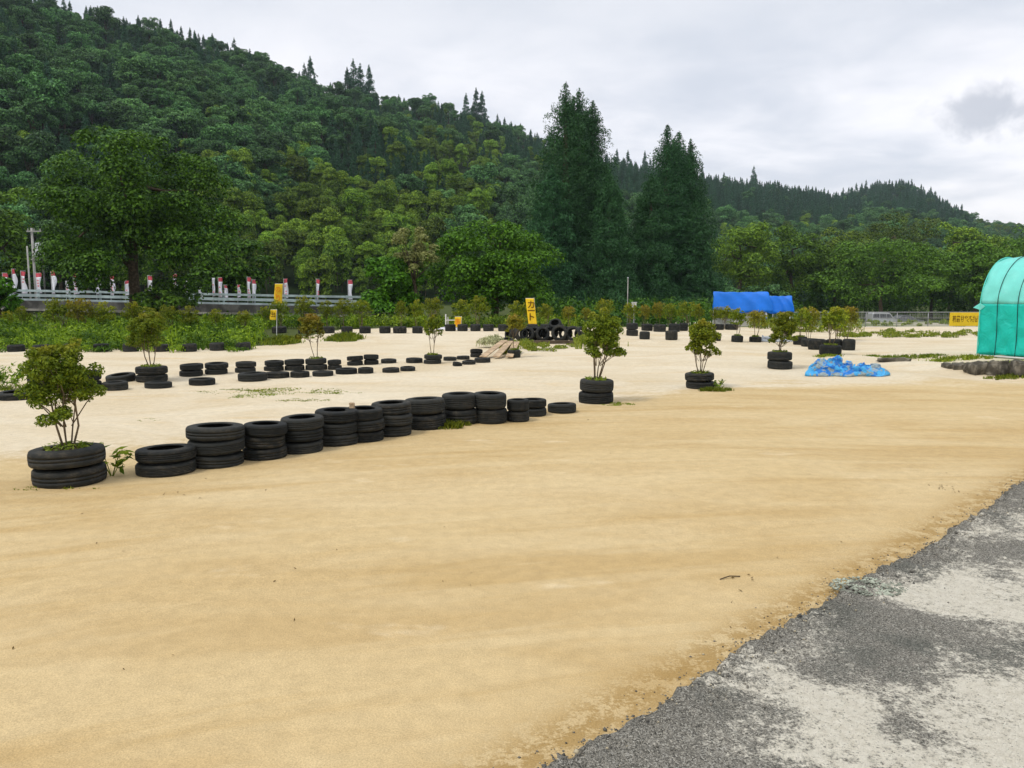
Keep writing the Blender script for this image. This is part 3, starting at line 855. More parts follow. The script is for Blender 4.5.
def weed_plant(label, c, h, n, seed, r=0.12, leaf=0.07):
    rng = np.random.RandomState(seed)
    root = empty('weed_plant', (c[0], c[1], float(gz(c[0], c[1]))))
    mb = MB(); Cs = []; Ns = []
    for s in range(7):
        a = rng.uniform(0, 6.28); e = Vector((math.cos(a) * r, math.sin(a) * r, h * rng.uniform(0.6, 1)))
        mb.tube([(0, 0, -0.02), e * 0.5 + Vector((0, 0, h * 0.1)), e], [0.005, 0.004, 0.002], 4)
        for k in range(n // 7):
            f = rng.uniform(0.25, 1)
            Cs.append(np.array(e) * f + rng.normal(size=3) * leaf * 0.5); Ns.append(np.array([0, 0, 0.7]) + rng.normal(size=3) * 0.6)
    mb.build('stem', F_['grass'], root)
    Cs = np.array(Cs); Cs[:, 2] = np.maximum(Cs[:, 2], 0.02)
    Vv, Fq = leaf_geo(rng, Cs, unit(np.array(Ns)), leaf, leaf * 0.28, droop=0.3)
    mesh_obj('leaves', Vv, Fq, F_['weed'], root)
    return tag(root, label, 'weed')

def weed_band(name, label, regions, seed, fol='weed'):
    """a countless belt of wild growth: (x0,x1,Y0,Y1,h,n,leaf) in metres along photo azimuths"""
    rng = np.random.RandomState(seed)
    Vs = []
    for (p0, p1, Y0, Y1, h, n, leaf) in regions:
        k = max(8, n // 60)
        cy = Y0 + (Y1 - Y0) * rng.rand(k) ** 1.3
        cx = (rng.uniform(p0, p1, k) - 512) / F * cy
        ch = h * rng.uniform(0.45, 1.15, k); cr = rng.uniform(0.22, 0.85, k) * max(0.3, min(1, h * 1.3))
        cz = gz(cx, cy)
        L = np.stack([cx, cy, cz + ch * 0.35, cr, cr, ch * 0.65], 1)
        C, N = lobe_leaves(rng, L, n, 0.6, 0.5, 0.6, 0.5, low=-0.3)
        g = gz(C[:, 0], C[:, 1]); C[:, 2] = np.maximum(C[:, 2], g + 0.03)
        V, _ = leaf_geo(rng, C, N, leaf, leaf * 0.38, droop=0.0)
        Vs.append(V)
        # upright stalks
        q = n // 12
        i = rng.randint(0, k, q)
        B = np.stack([cx[i] + rng.normal(size=q) * cr[i] * 0.6, cy[i] + rng.normal(size=q) * cr[i] * 0.6, cz[i]], 1)
        hh = ch[i] * rng.uniform(0.6, 1.25, q); d = rng.normal(size=(q, 2)) * 0.2 * hh[:, None]
        T = B + np.stack([d[:, 0], d[:, 1], hh], 1)
        sx = np.stack([np.full(q, 0.018), np.zeros(q), np.zeros(q)], 1)
        Vs.append(np.stack([B - sx, B + sx, T + sx * 0.3, T - sx * 0.3], 1).reshape(-1, 3))
    V = np.vstack(Vs)
    o = mesh_obj(name, V, np.arange(len(V)).reshape(-1, 4), F_[fol])
    return tag(o, label, 'weeds', kind='stuff')

def build_tyres_and_saplings():
    # front row, left to right
    front = [(137, 197, 443, 478, 2), (187, 245, 421.6, 469.5, 3), (243, 288, 420, 461, 3), (280, 324, 414, 454.5, 3), (314, 360, 407, 447, 3), (345, 385, 405.5, 443, 3),
             (372, 413, 400, 437.5, 3), (405, 447, 396, 430.5, 2), (442, 479, 391.5, 425.5, 2), (473, 508, 391, 424.5, 2), (506, 530, 398, 422.5, 2), (519, 547, 397.5, 417, 2), (547, 577, 401, 414, 1)]
    for i, (a, b, t, bs, n) in enumerate(front):
        stack(a, b, t, bs, n, '%s stack from the left in the front tyre row' % ORD[i] if n > 1 else 'right hand end of the front tyre row', 'tyres of the front row')
    # planters: tyre stacks with a tree growing in them
    for (a, b, t, bs, n, nm, lab, kw) in (
        (35, 107, 442, 489.5, 2, 'the large planter at left foreground', 'multi stemmed olive tree in the large left foreground tyre planter', dict(top=330, cxl=30, cxr=106, cb=420, seed=131, nleaf=12000, leaf=0.0175, stems=5)),
        (578, 614, 377.6, 404.4, 2, 'the planter right of the front tyre row', 'leafy green tree in the planter right of the front tyre row', dict(top=307, cxl=580, cxr=624, cb=362, seed=102, nleaf=6899, leaf=0.025, stems=5)),
        (685, 715, 371.5, 389.5, 2, 'the planter in the middle of the yard right of centre', 'yellowish tree leaning left in the planter right of centre', dict(top=318, cxl=684, cxr=719, cb=358, seed=103, nleaf=5060, leaf=0.026, stems=4)),
        (767, 792, 351, 369.8, 2, 'the planter left of the crumpled blue tarpaulin', 'dark rounded tree in the planter left of crumpled blue tarpaulin', dict(top=308, cxl=768, cxr=797, cb=345, seed=104, nleaf=5520, leaf=0.027, stems=3)),
        (136.5, 168, 365, 383, 2, 'the planter in the left middle row', 'round topped tree in the planter of the left middle row', dict(top=309, cxl=131, cxr=170, cb=348, seed=105, nleaf=5979, leaf=0.026, stems=3)),
        (305.5, 327.6, 357.6, 370.5, 2, 'the planter in the middle of the tyre row', 'slender russet tree in the planter among the middle row tyres', dict(top=312, cxl=297, cxr=325, cb=338, seed=106, nleaf=1500, leaf=0.036, stems=2, fol='russet')),
        (423.4, 441.8, 354, 364.2, 2, 'the planter left of the leaning planks', 'slim small crowned tree in the planter left of the planks', dict(top=314, cxl=423, cxr=443, cb=335, seed=107, nleaf=1300, leaf=0.036, stems=3)),
        (507, 521, 349, 358, 1, 'the planter in the weeds beside the planks', 'short russet tree in weeds beside the leaning planks', dict(top=313, cxl=505, cxr=525, cb=332, seed=108, nleaf=1200, leaf=0.04, stems=2, fol='russet')),
        (731, 743, 335, 342.3, 1, 'small planter below the large blue stall', 'small tree in single tyre below the large blue stall', dict(top=307, cxl=727, cxr=747, cb=326, seed=109, nleaf=900, leaf=0.04, stems=2, fol='olive')),
        (749, 761.6, 336, 342.3, 1, 'small planter between the two blue stalls', 'russet tree in single tyre between the two blue stalls', dict(top=309, cxl=746, cxr=766, cb=325, seed=110, nleaf=900, leaf=0.04, stems=2, fol='russet')),
        (793, 807, 336, 345, 1, 'small planter right of the smaller blue stall', 'yellow green tree right of the smaller blue stall', dict(top=307, cxl=790, cxr=812, cb=328, seed=111, nleaf=1000, leaf=0.04, stems=2, fol='olive')),
        (819, 841, 344, 355.5, 1, 'planter behind the crumpled blue tarpaulin', 'rounded yellow tree directly behind the crumpled blue tarpaulin', dict(top=306, cxl=819, cxr=845, cb=331, seed=112, nleaf=1500, leaf=0.04, stems=3, fol='olive')),
    ):
        X, Y, zt, R = stack(a, b, t, bs, n, nm, 'planter tyres')
        fol = kw.pop('fol', 'planter'); top, cxl, cxr, cb = kw.pop('top'), kw.pop('cxl'), kw.pop('cxr'), kw.pop('cb')
        px = (a + b) / 2
        z1 = at(px, top, Y).z; zb = at(px, cb, Y).z; base = zt - 0.03
        cw = (cxr - cxl) / F * Y; lean = ((cxl + cxr) / 2 - px) / F * Y
        sapling(lab, z1 - base, cw, z1 - zb, (X, Y, base), fol=fol, soilr=R * 0.66, group='trees planted in tyres', lean=lean, **kw)
    # middle row
    mid = [(-2, 36, 389, 401, 1, 0.0), (29, 65, 372, 394, 2, 0), (67, 101, 370, 391.5, 2, 0), (103, 128, 380, 391, 1, 0), (107, 136, 372.5, 382.5, 1, 0.12), (145, 172, 380, 389, 1, 0),
           (180, 203, 363, 377, 2, 0), (189, 215.6, 376.5, 386, 1, 0), (205, 228, 362, 375, 2, 0), (235, 256, 361, 373.3, 2, 0), (238, 268, 371, 382, 1, 0),
           (264, 284, 360, 371.4, 2, 0), (284.5, 305, 358.6, 370.9, 2, 0), (265, 290, 370.4, 378.8, 1, 0), (290, 310, 370, 378, 1, 0), (312, 334, 369.6, 376.8, 1, 0), (327.8, 342, 359.4, 370, 2, 0),
           (335.4, 357.5, 366.8, 374.6, 1, 0), (347, 363.5, 355.5, 365.8, 2, 0.1), (357.6, 374, 366.5, 373.9, 1, 0), (363.6, 379, 354, 365, 2, -0.1), (380.5, 397, 358, 363.6, 1, 0), (382, 400, 366.7, 373, 1, 0), (400, 415.6, 366.2, 371.4, 1, 0),
           (405.7, 423, 357, 363.3, 1, 0), (443, 457, 356, 361, 1, 0), (452, 462, 361.8, 366.4, 1, 0.18), (456.5, 470, 355, 359.8, 1, 0), (462, 476, 359.5, 364.8, 1, 0.05), (470, 483, 349, 357.5, 2, 0.22), (474, 491, 356.8, 363, 1, 0),
           (501.6, 513, 337.5, 346, 1, 0.2)]
    for i, (a, b, t, bs, n, tl) in enumerate(mid):
        stack(a, b, t, bs, n, '%s %s from the left in the middle tyre rows' % (ORD[i], 'stack' if n > 1 else 'one'), 'tyres of the middle rows', tilt_top=-abs(tl), tilt=tl * 0.5)
    # back rows
    bl = [(94, 109, 343, 352), (123, 139, 343, 352), (153, 170, 343.5, 352), (183, 197, 343, 352), (210, 225, 342, 351), (235, 251, 341.5, 350.5), (8, 25, 344, 352), (34, 50, 344, 352.5), (64, 80, 343, 352)]
    for i, (a, b, t, bs) in enumerate(sorted(bl)):
        stack(a, b, t, bs, 1, '%s from the left along the foot of the left weeds' % ORD[i], 'tyres along the left weeds')
    bk = [(272, 287), (298, 308), (321, 335), (341, 353), (359, 371), (379, 391), (393, 407), (412, 423), (445, 456), (457, 468), (470, 481), (483, 494), (498, 509), (511, 522), (527, 538), (540, 551), (553, 564)]
    for i, (a, b) in enumerate(bk):
        dy = 0 if a < 440 else -2.2
        stack(a, b, 326 + dy, 333.5 + dy, 1, '%s from the left in the far back row below the shrubs' % ORD[i], 'tyres of the far back row')
    br = [(602, 613, 324, 331, 1), (626, 638, 323, 336, 2), (639, 650, 331, 339.5, 1), (641, 653, 323.5, 331, 1), (653, 666, 324, 332, 1), (665, 678, 330, 340.3, 1), (668, 680, 322, 332, 1), (679, 688, 322.5, 331, 1),
          (690, 700, 325, 332, 1), (712, 724, 323.5, 330, 1), (725, 738, 323.5, 330, 1), (714, 721, 333, 341, 1), (801, 820, 338, 347, 1), (808, 826, 338.5, 350, 1), (826, 842, 338.5, 350, 1), (842, 855, 338.5, 350.5, 1)]
    for i, (a, b, t, bs, n) in enumerate(br):
        stack(a, b, t, bs, n, '%s %s from the left in the right back rows' % (ORD[i], 'stack' if n > 1 else 'one'), 'tyres of the right back rows')
    # heap of tyres standing on edge
    heap = [(520, 340, 6.6, 20), (528.5, 340.6, 7.2, -12), (541.5, 339.5, 7.4, 8), (559.5, 339, 8.2, -5), (574.5, 339.2, 7.6, -18), (534, 338.5, 6.8, 30), (551, 338.4, 7.0, 4), (556, 330.5, 6.6, -25), (584, 341, 6.0, 30)]
    heap += [(514, 340, 6.4, -60), (525, 339, 6.8, 25), (537, 338, 7.0, -20), (548, 338, 7.2, 12), (566, 338.5, 7.0, -8), (580, 339, 6.8, 22)]
    for i, (px, py, rp, yaw) in enumerate(heap):
        Y = 26.5 + (0.28 if i > 8 else 0) + (0.5 if i in (5, 6) else 0) + (0.25 if i == 7 else 0)
        p = at(px, py, Y); R = rp / F * Y
        g = float(gz(p.x, p.y))
        z = g + R if i != 7 else g + R * 2.0
        o = tyre((p.x, p.y + 0.1, z), R, 0.26, ('%s tyre from the left standing on edge in the tyre heap' if i < 9 else '%s tyre of the heap, standing behind the front ones') % ORD[i if i < 9 else i - 9] if i != 7 else 'tyre lying on top of the standing tyre heap', 'tyres standing in the heap')
        o.rotation_euler = (R_(78), trng.uniform(-0.1, 0.1), R_(yaw))
        if i == 7: o.rotation_euler = (R_(40), 0.15, R_(yaw))
    p0 = at(519, 347, 25.9); p1 = at(592, 346, 25.9)
    mb = MB(); mb.box(p0.x, p1.x, p0.y - 0.06, p0.y + 0.06, 0, 0.10)
    o = mb.build('timber_beam', plain('old_timber', (0.13, 0.10, 0.07), 0.9, 0.1, 0.4, 5), loc=(0, 0, float(gz(p0.x, p0.y)))); bevel(o, 0.012)
    tag(o, 'dark timber beam lying at the foot of the tyre heap', 'beam')
    # far shrubs: one set of shapes, planted over and over
    var = []
    for v, f in enumerate(('olive', 'olive', 'russet', 'olive', 'russet', 'planter')):
        r = sapling('x', 1.35, 1.15, 0.95, (0, 0, 0), 200 + v, fol=f, nleaf=1500, leaf=0.044, stems=3, wisps=False)
        var.append(r)
    sh = [(23, 316, 0), (59, 310, 1, 1.5), (80, 310, 4, 1.3), (103, 313, 0), (133, 313, 0), (189, 316, 0), (216, 318, 0), (244, 318, 1), (265, 314, 0), (304, 307, 0), (279, 309, 1), (327, 310, 5), (343.5, 309, 0), (361, 309, 1), (401.6, 310, 0), (417, 309, 0),
          (433, 307, 1), (461.5, 309, 0), (478.5, 306.7, 0), (516, 310, 0), (527, 311, 1), (545, 312, 0), (569, 313, 2), (586, 314, 2), (605, 308, 1), (630, 311, 1), (645, 312, 2), (659, 310, 2), (671, 312, 0), (686, 310, 1), (698, 312, 0), 
          (716, 314, 0), (725, 313, 1), (810, 318, 2), (847, 317, 2), (838, 318, 1), (150, 316, 5), (168, 315, 1), (8, 318, 1)]
    srt = sorted(range(len(sh)), key=lambda i: sh[i][0])
    rnk = {i: k for k, i in enumerate(srt)}
    used = set()
    for i, s in enumerate(sh):
        v = s[2] if s[2] else (0, 3)[i % 2]
        big = s[3] if len(s) > 3 else 1.0
        Y = 35.2 + 1.6 * trng.random() + (-8.5 if s[0] > 805 else 0) + (-5 if s[0] < 260 else 0)
        p = at(s[0], s[1], Y)
        z0 = float(gz(p.x, p.y)); hc = p.z - z0          # height of the crown centre
        sc = max(0.65, hc / 0.88) if big == 1 else max(0.65, hc / 0.88)
        o = var[v] if v not in used else copy_tree(var[v])
        used.add(v)
        w = trng.uniform(0.66, 0.98) * big
        o.location = (p.x, p.y, z0); o.scale = (sc * w / 1.05, sc * w / 1.05, sc); o.rotation_euler = (0, 0, trng.uniform(0, 6.28))
        o.name = 'small_shrub'
        o['label'] = '%s small %s shrub from the left in the far row of shrubs' % (ORD[rnk[i]] if rnk[i] < len(ORD) else 'last', 'reddish' if v in (2, 4) else 'olive green')
        o['group'] = 'small shrubs along the far edge of the yard'; o['category'] = 'shrub'

# ---- weeds and grass --------------------------------------------------------
def build_weeds():
    weed_band('wild_weeds', 'bright tall weeds filling the field left of the track', [
        (-40, 256, 22.5, 23.4, 0.2, 1700, 0.05), (-40, 258, 23.4, 26, 0.34, 6500, 0.06), (-40, 262, 25.5, 29, 0.50, 8000, 0.075), (-40, 266, 29, 37, 0.62, 10000, 0.085), (200, 372, 36.5, 44, 0.62, 5200, 0.09), (-60, 380, 40, 48.5, 0.8, 5000, 0.11)], 61)
    weed_band('low_weeds', 'low leafy weeds behind the far tyre row', [(355, 580, 37.5, 46, 0.6, 7000, 0.09), (440, 560, 36.2, 40, 0.5, 3000, 0.07)], 62)
    weed_band('dark_undergrowth', 'dark undergrowth below the tall cedars', [(545, 720, 44, 66, 1.7, 7500, 0.15), (700, 800, 66, 80, 1.8, 3500, 0.16), (770, 1060, 122, 140, 6.0, 11000, 0.32)], 63, 'big')
    weed_band('grass_strip', 'long grass strip along the edge of the lower lot', [(842, 985, 29.6, 33.5, 0.16, 4200, 0.05), (770, 860, 33.5, 37, 0.3, 1800, 0.06), (745, 800, 35.5, 38, 0.45, 1300, 0.06)], 64, 'grass')
    weed_band('lot_grass', 'rough grass on the lower lot by the wire fence', [(780, 985, 52, 66, 0.25, 4200, 0.10), (860, 1060, 92, 104, 0.35, 2500, 0.14)], 65, 'grass')
    weed_band('heap_weeds', 'grass growing round the tyre heap', [(505, 530, 22.2, 26, 0.26, 1500, 0.05), (575, 608, 23.5, 27, 0.35, 1500, 0.05), (528, 580, 22.8, 25.4, 0.10, 1400, 0.04)], 66, 'grass')
    T = [(453, 427, 0.30, 0.16, 0.13, 260, 'green grass tuft at the foot of the front tyre row'),
         (617, 404, 0.30, 0.12, 0.07, 150, 'thin grass at the foot of planter right of front row'),
         (716, 391, 0.32, 0.12, 0.12, 180, 'grass tuft at the foot of the right of centre planter'),
         (283, 343, 0.55, 0.7, 0.34, 700, 'bright green grass mound left of the other on the sand bank'),
         (346, 340, 0.60, 0.6, 0.34, 700, 'bright green grass mound right of the other on the sand bank'),
         (306, 338, 0.35, 0.3, 0.08, 120, 'low grass between the two bright grass mounds'),
         (240, 391, 0.9, 0.25, 0.06, 160, 'flat thin grass patch left in the middle sand'),
         (292, 391, 0.9, 0.35, 0.08, 240, 'flat grass patch in the middle sand behind the front row'),
         (252, 396, 0.5, 0.18, 0.06, 120, 'small flat grass patch nearest the front tyre row'),
         (335, 393, 0.5, 0.15, 0.05, 110, 'small thin grass patch right in the middle sand'),
         (302, 400, 0.45, 0.12, 0.05, 110, 'narrow dry grass patch behind the fourth front stack'),
         (830, 356, 0.5, 0.25, 0.09, 200, 'grass at the foot of planter behind the blue tarpaulin'),
         (905, 358, 1.1, 0.3, 0.13, 420, 'grass tuft right of the crumpled blue tarpaulin'),
         (962, 359, 0.9, 0.3, 0.15, 350, 'grass tuft left of the green tent'),
         (996, 366, 0.9, 0.25, 0.16, 420, 'grass tuft on the stones before the green tent'),
         (1012, 378, 0.6, 0.2, 0.12, 260, 'grass below the stones at the right edge'),
         (20, 388, 0.7, 0.4, 0.10, 260, 'thin grass around the leafy weed at left edge'),
         (146, 420, 0.2, 0.1, 0.03, 40, 'tiny dry grass patch in the sand behind first stack'),
         (60, 489, 0.40, 0.06, 0.06, 60, 'few grass blades at the foot of the large left planter')]
    for i, (px, py, rx, ry, h, n, lb) in enumerate(T):
        c = G(px, py); flat = h < 0.085 or 'flat' in lb
        tuft(lb, (c.x, c.y), rx * 0.9, ry * (1.6 if flat else 1.2), h * (0.5 if flat else 0.9), int(n * (3.5 if flat else 2.5)), 300 + i, group='grass tufts on the sand', bw=0.005 * max(1, c.y / 10), spread=1.3 if flat else 0.6)
    c = G(112, 476); weed_plant('leafy weed sprouting beside the large left planter', (c.x, c.y), 0.3, 60, 350, 0.16, 0.06)
    c = G(8, 389); weed_plant('tall leafy weed behind the tyre at left edge', (c.x, c.y), 0.55, 260, 351, 0.42, 0.06)
    c = G(-8, 388); weed_plant('leafy weed cut by the left edge', (c.x, c.y), 0.5, 200, 352, 0.4, 0.06)
    c = G(719, 388); weed_plant('low leafy weed right of the right of centre planter', (c.x, c.y), 0.16, 90, 353, 0.2, 0.045)

# ---- bridge, rail, flags, poles --------------------------------------------------
BD = 52.0
def rail_z(X):     # top of the guardrail along the bridge
    xs = [(-60 - 512) / F * BD, (15 - 512) / F * BD, (360 - 512) / F * BD]
    return float(np.interp(X, xs, [1.90, 1.80, 1.36]))

def build_bridge():
    x0, x1 = (-90 - 512) / F * BD, (372 - 512) / F * BD
    xs = np.linspace(x0, x1, 14)
    def strip(name, mat, ylo, yhi, dz0, dz1, parent):
        mb = MB()
        for a, b in zip(xs[:-1], xs[1:]):
            za, zb = rail_z(a), rail_z(b)
            V = [(a, ylo, za + dz0), (b, ylo, zb + dz0), (b, yhi, zb + dz0), (a, yhi, za + dz0), (a, ylo, za + dz1), (b, ylo, zb + dz1), (b, yhi, zb + dz1), (a, yhi, za + dz1)]
            mb.add(V, [(0, 3, 2, 1), (4, 5, 6, 7), (0, 1, 5, 4), (2, 3, 7, 6)])
        return mb.build(name, mat, parent)
    br = empty('road_bridge', (0, 0, 0)); tag(br, 'dark weathered concrete road bridge behind the shrubs at left', 'bridge')
    strip('deck', M['concrete'], BD - 0.05, BD + 5.5, -1.22, -0.72, br)
    strip('girder', M['concrete'], BD + 0.25, BD + 5.2, -1.62, -1.222, br)
    strip('ledge', M['palecon'], BD - 0.12, BD - 0.052, -1.36, -1.22, br)
    for px in (60, 176, 290, 366):
        X = (px - 512) / F * BD; mb = MB(); mb.box(X - 0.35, X + 0.35, BD + 0.4, BD + 4.8, -2.4, rail_z(X) - 1.623)
        mb.build('pier', M['palecon'], br)
    gr = empty('guardrail', (0, 0, 0)); tag(gr, 'long pale grey steel guardrail along the road bridge', 'guardrail')
    strip('rail', M['rail'], BD + 0.12, BD + 0.22, -0.14, 0.0, gr)
    strip('rail', M['rail'], BD + 0.12, BD + 0.22, -0.46, -0.28, gr)
    strip('rail', M['rail'], BD + 0.12, BD + 0.22, -0.70, -0.58, gr)
    X = x0 + 0.4
    while X < x1 - 0.3:
        mb = MB(); mb.box(X - 0.05, X + 0.05, BD + 0.222, BD + 0.32, rail_z(X) - 0.718, rail_z(X) + 0.02); mb.build('post', M['rail'], gr); X += 2.0
    # banners
    fl = [(4.5, 273, 5.5, 0), (13.7, 269, 5, 0), (23, 271, 6, 0), (37.8, 273, 6.2, 0), (53, 271, 5.6, 0), (67, 281, 3.6, 1), (75, 274, 5.2, 0), (98, 275, 5.8, 1), (112, 275, 5.4, 0), (126.7, 281, 5, 0), (149.7, 275.6, 5.2, 0), (175, 274, 5, 0), (185.8, 281, 4.2, 1),
          (200, 287.5, 4, 1), (213.5, 278, 3.4, 1), (220, 277.5, 4.6, 0), (225.7, 285, 4, 0), (239, 285, 4.2, 0), (248.6, 277, 4, 0), (253.7, 279.7, 4.4, 0), (285.6, 279, 4.8, 0), (317.9, 279, 4.4, 2), (350, 280, 5.2, 0)]
    rg = random.Random(4)
    for i, (px, top, w, st) in enumerate(fl):
        D = BD + 0.55
        p = at(px, top, D); zb = rail_z(p.x) - 0.12
        root = empty('banner_flag', (p.x, D, zb - 0.6))
        hgt = p.z - (zb - 0.6); ww = 0.85 * w / F * D; c0 = 0.45 if st != 1 else 0.5
        mb = MB(); mb.tube([(-ww / 2, 0, 0), (-ww / 2, 0, hgt + 0.03)], 0.012, 6); mb.tube([(-ww / 2, 0, hgt), (ww / 2, 0, hgt)], 0.009, 5)
        mb.build('pole', M['white'], root)
        def cloth(nm, mat, f0, f1, off=0.0):
            n = 14; V = []; Fc = []
            for k in range(n + 1):
                f = f0 + (f1 - f0) * k / n; z = c0 + (hgt - 0.02 - c0) * f
                nar = (1 - 0.75 * (1 - f)) if st == 2 else 1 - (0.1 + 0.3 * ((i * 37) % 10) / 10) * math.sin(f * 4 + i) ** 2
                for q in range(5):
                    u = q / 4
                    V.append((-ww / 2 + 0.012 + ww * nar * u * 0.97, 0.02 + off + 0.10 * math.sin(u * 4 + f * 5 + i * 1.7) * u, z + 0.05 * math.sin(i * 2.3) * u))
            for k in range(n):
                for q in range(4): Fc.append((k * 5 + q, k * 5 + q + 1, k * 5 + q + 6, k * 5 + q + 5))
            o = mesh_obj(nm, V, Fc, mat, root, smooth=True)
            s = o.modifiers.new('thickness', 'SOLIDIFY'); s.thickness = 0.004
            return o
        cloth('cloth', M['flag'], 0.0, 0.80 if st != 1 else 0.999)
        if st != 1: cloth('red_band', M['redprint'], 0.802, 1.0)
        mb = MB()
        for k in range(5):
            z = c0 + (hgt - c0) * (0.14 + 0.13 * k); s = ww * 0.24
            if rg.random() < 0.75:
                x = rg.uniform(-0.1, 0.15) * ww
                mb.box(x - s, x + s, -0.075, -0.072, z - 0.045, z - 0.015); mb.box(x - s * 0.2, x + s * 0.25, -0.0755, -0.0725, z - 0.09, z + 0.03)
        if mb.V and i % 3 != 1: mb.build('lettering', M['redprint'], root)
        tag(root, '%s banner from the left behind the guardrail, white%s' % (ORD[i], ' with red top' if st != 1 else ''), 'banner', 'white banners along the guardrail')
    # utility poles
    for px, yt, D, lb, tr in ((31.5, 228, 60, 'pale concrete utility pole with transformer at the left', True), (27, 246, 58, 'thin pole just left of the transformer pole', False), (42, 246, 61, 'thin dark pole just right of the transformer pole', False)):
        p = at(px, yt, D); z0 = -1.4
        root = empty('utility_pole', (p.x, D, z0)); h = p.z - z0
        mb = MB(); mb.tube([(0, 0, -0.2), (0, 0, h)], [0.11 if tr else 0.07, 0.08 if tr else 0.055], 10); mb.build('pole', M['polecon'] if px < 40 else M['concrete'], root, smooth=True)
        if tr:
            mb = MB(); mb.tube([(0.5, 0, h - 2.1), (0.5, 0, h - 1.15)], 0.30, 14); mb.tube([(0.5, 0, h - 1.15), (0.5, 0, h - 1.08)], [0.31, 0.2], 14); mb.tube([(0.0, 0.0, h - 1.9), (0.5, 0, h - 1.9)], 0.05, 6)
            mb.build('transformer', plain('transformer_paint', (0.55, 0.57, 0.58), 0.5, 0.4, 0.1, 3), root, smooth=False)
            for dz, a, b in ((0.25, -0.3, 0.8), (2.3, -0.1, 0.7)):
                mb = MB(); mb.box(a, b, -0.16, -0.09, h - dz - 0.05, h - dz + 0.05)
                for q in range(3): mb.tube([(a + 0.1 + q * (b - a - 0.2) / 2, -0.125, h - dz + 0.051), (a + 0.1 + q * (b - a - 0.2) / 2, -0.125, h - dz + 0.2)], 0.04, 8)
                mb.build('crossarm', M['polecon'], root)
        tag(root, lb, 'pole')
    # thin white post and box behind the shrubs
    p = at(628, 278, 40); z0 = float(gz(p.x, 40)); root = empty('post', (p.x, 40, z0)); mb = MB(); mb.tube([(0, 0, 0), (0, 0, p.z - z0)], 0.02, 8); mb.build('shaft', M['polecon'], root, smooth=True)
    mb = MB(); mb.tube([(0, 0, p.z - z0), (0, 0, p.z - z0 + 0.04)], [0.05, 0.02], 8); mb.build('cap', M['steel'], root)
    tag(root, 'thin white post standing before the tall cedars', 'post')
    p = at(634, 305, 39.5); z0 = float(gz(p.x, 39.5)); root = empty('meter_box', (p.x, 39.5, z0)); hh = p.z - z0
    mb = MB(); mb.box(-0.11, 0.11, -0.07, 0.07, hh - 0.12, hh + 0.12); bevel(mb.build('cabinet', M['white'], root), 0.015)
    mb = MB(); mb.box(-0.14, 0.14, -0.1, 0.1, hh + 0.122, hh + 0.14); mb.build('lid', M['white'], root)
    mb = MB(); mb.box(-0.03, 0.03, -0.03, 0.03, 0, hh - 0.122); mb.build('stand', M['steel'], root); tag(root, 'small white box on a stand right of the white post', 'box')

# ---- lettering ----------------------------------------------------------
def letters(name, txt, size, mat, parent, loc, rot, vertical=False):
    cu = bpy.data.curves.new(name, 'FONT'); cu.body = '\n'.join(txt) if vertical else txt
    cu.size = size; cu.align_x = 'CENTER'; cu.align_y = 'CENTER'; cu.extrude = 0.002; cu.space_line = 0.72; cu.offset = size * 0.012
    o = bpy.data.objects.new(name, cu); COL.objects.link(o)
    o.parent = parent; o.location = loc; o.rotation_euler = rot
    cu.materials.append(mat)
    bpy.context.view_layer.update()
    me = bpy.data.meshes.new_from_object(o.evaluated_get(bpy.context.evaluated_depsgraph_get()))
    q = bpy.data.objects.new(name, me); COL.objects.link(q); q.parent = parent; q.location = loc; q.rotation_euler = rot
    bpy.data.objects.remove(o); q.name = name
    return q

def banner(px0, px1, py0, py1, D, lab, txt, skew, ink, sz, seed):
    p0 = at((px0 + px1) / 2, py0, D); pb = at((px0 + px1) / 2, py1, D); z0 = float(gz(p0.x, D))
    root = empty('banner_flag', (p0.x, D, z0)); w = (px1 - px0) / F * D; h1 = p0.z - z0; h0 = max(0.05, pb.z - z0); sk = skew / F * D
    mb = MB(); mb.tube([(w / 2 + sk * (-0.5), 0.03, 0), (w / 2 + sk * 0.5, 0.03, h1 + 0.03)], 0.012, 6); mb.tube([(-w / 2 + sk * .5, 0.03, h1 + 0.01), (w / 2 + sk * .5, 0.03, h1 + 0.01)], 0.008, 5)
    mb.build('pole', M['white'], root)
    V = []; Fc = []; n = 16
    for k in range(n + 1):
        f = k / n
        for q in range(7):
            u = q / 6
            V.append((-w / 2 + w * u + sk * (f - 0.5), 0.035 * math.sin(f * 7 + u * 4 + seed) * (1 - u), h0 + (h1 - h0) * f))
    for k in range(n):
        for q in range(6): Fc.append((k * 7 + q, k * 7 + q + 1, k * 7 + q + 8, k * 7 + q + 7))
    o = mesh_obj('cloth', V, Fc, M['yellow'], root, smooth=True); s = o.modifiers.new('thickness', 'SOLIDIFY'); s.thickness = 0.004
    lt = letters('lettering', txt, sz, ink, root, (0, -0.045, (h0 + h1) / 2 + 0.0), (R_(90), 0, 0), True)
    tag(root, lab, 'banner', 'yellow banners')

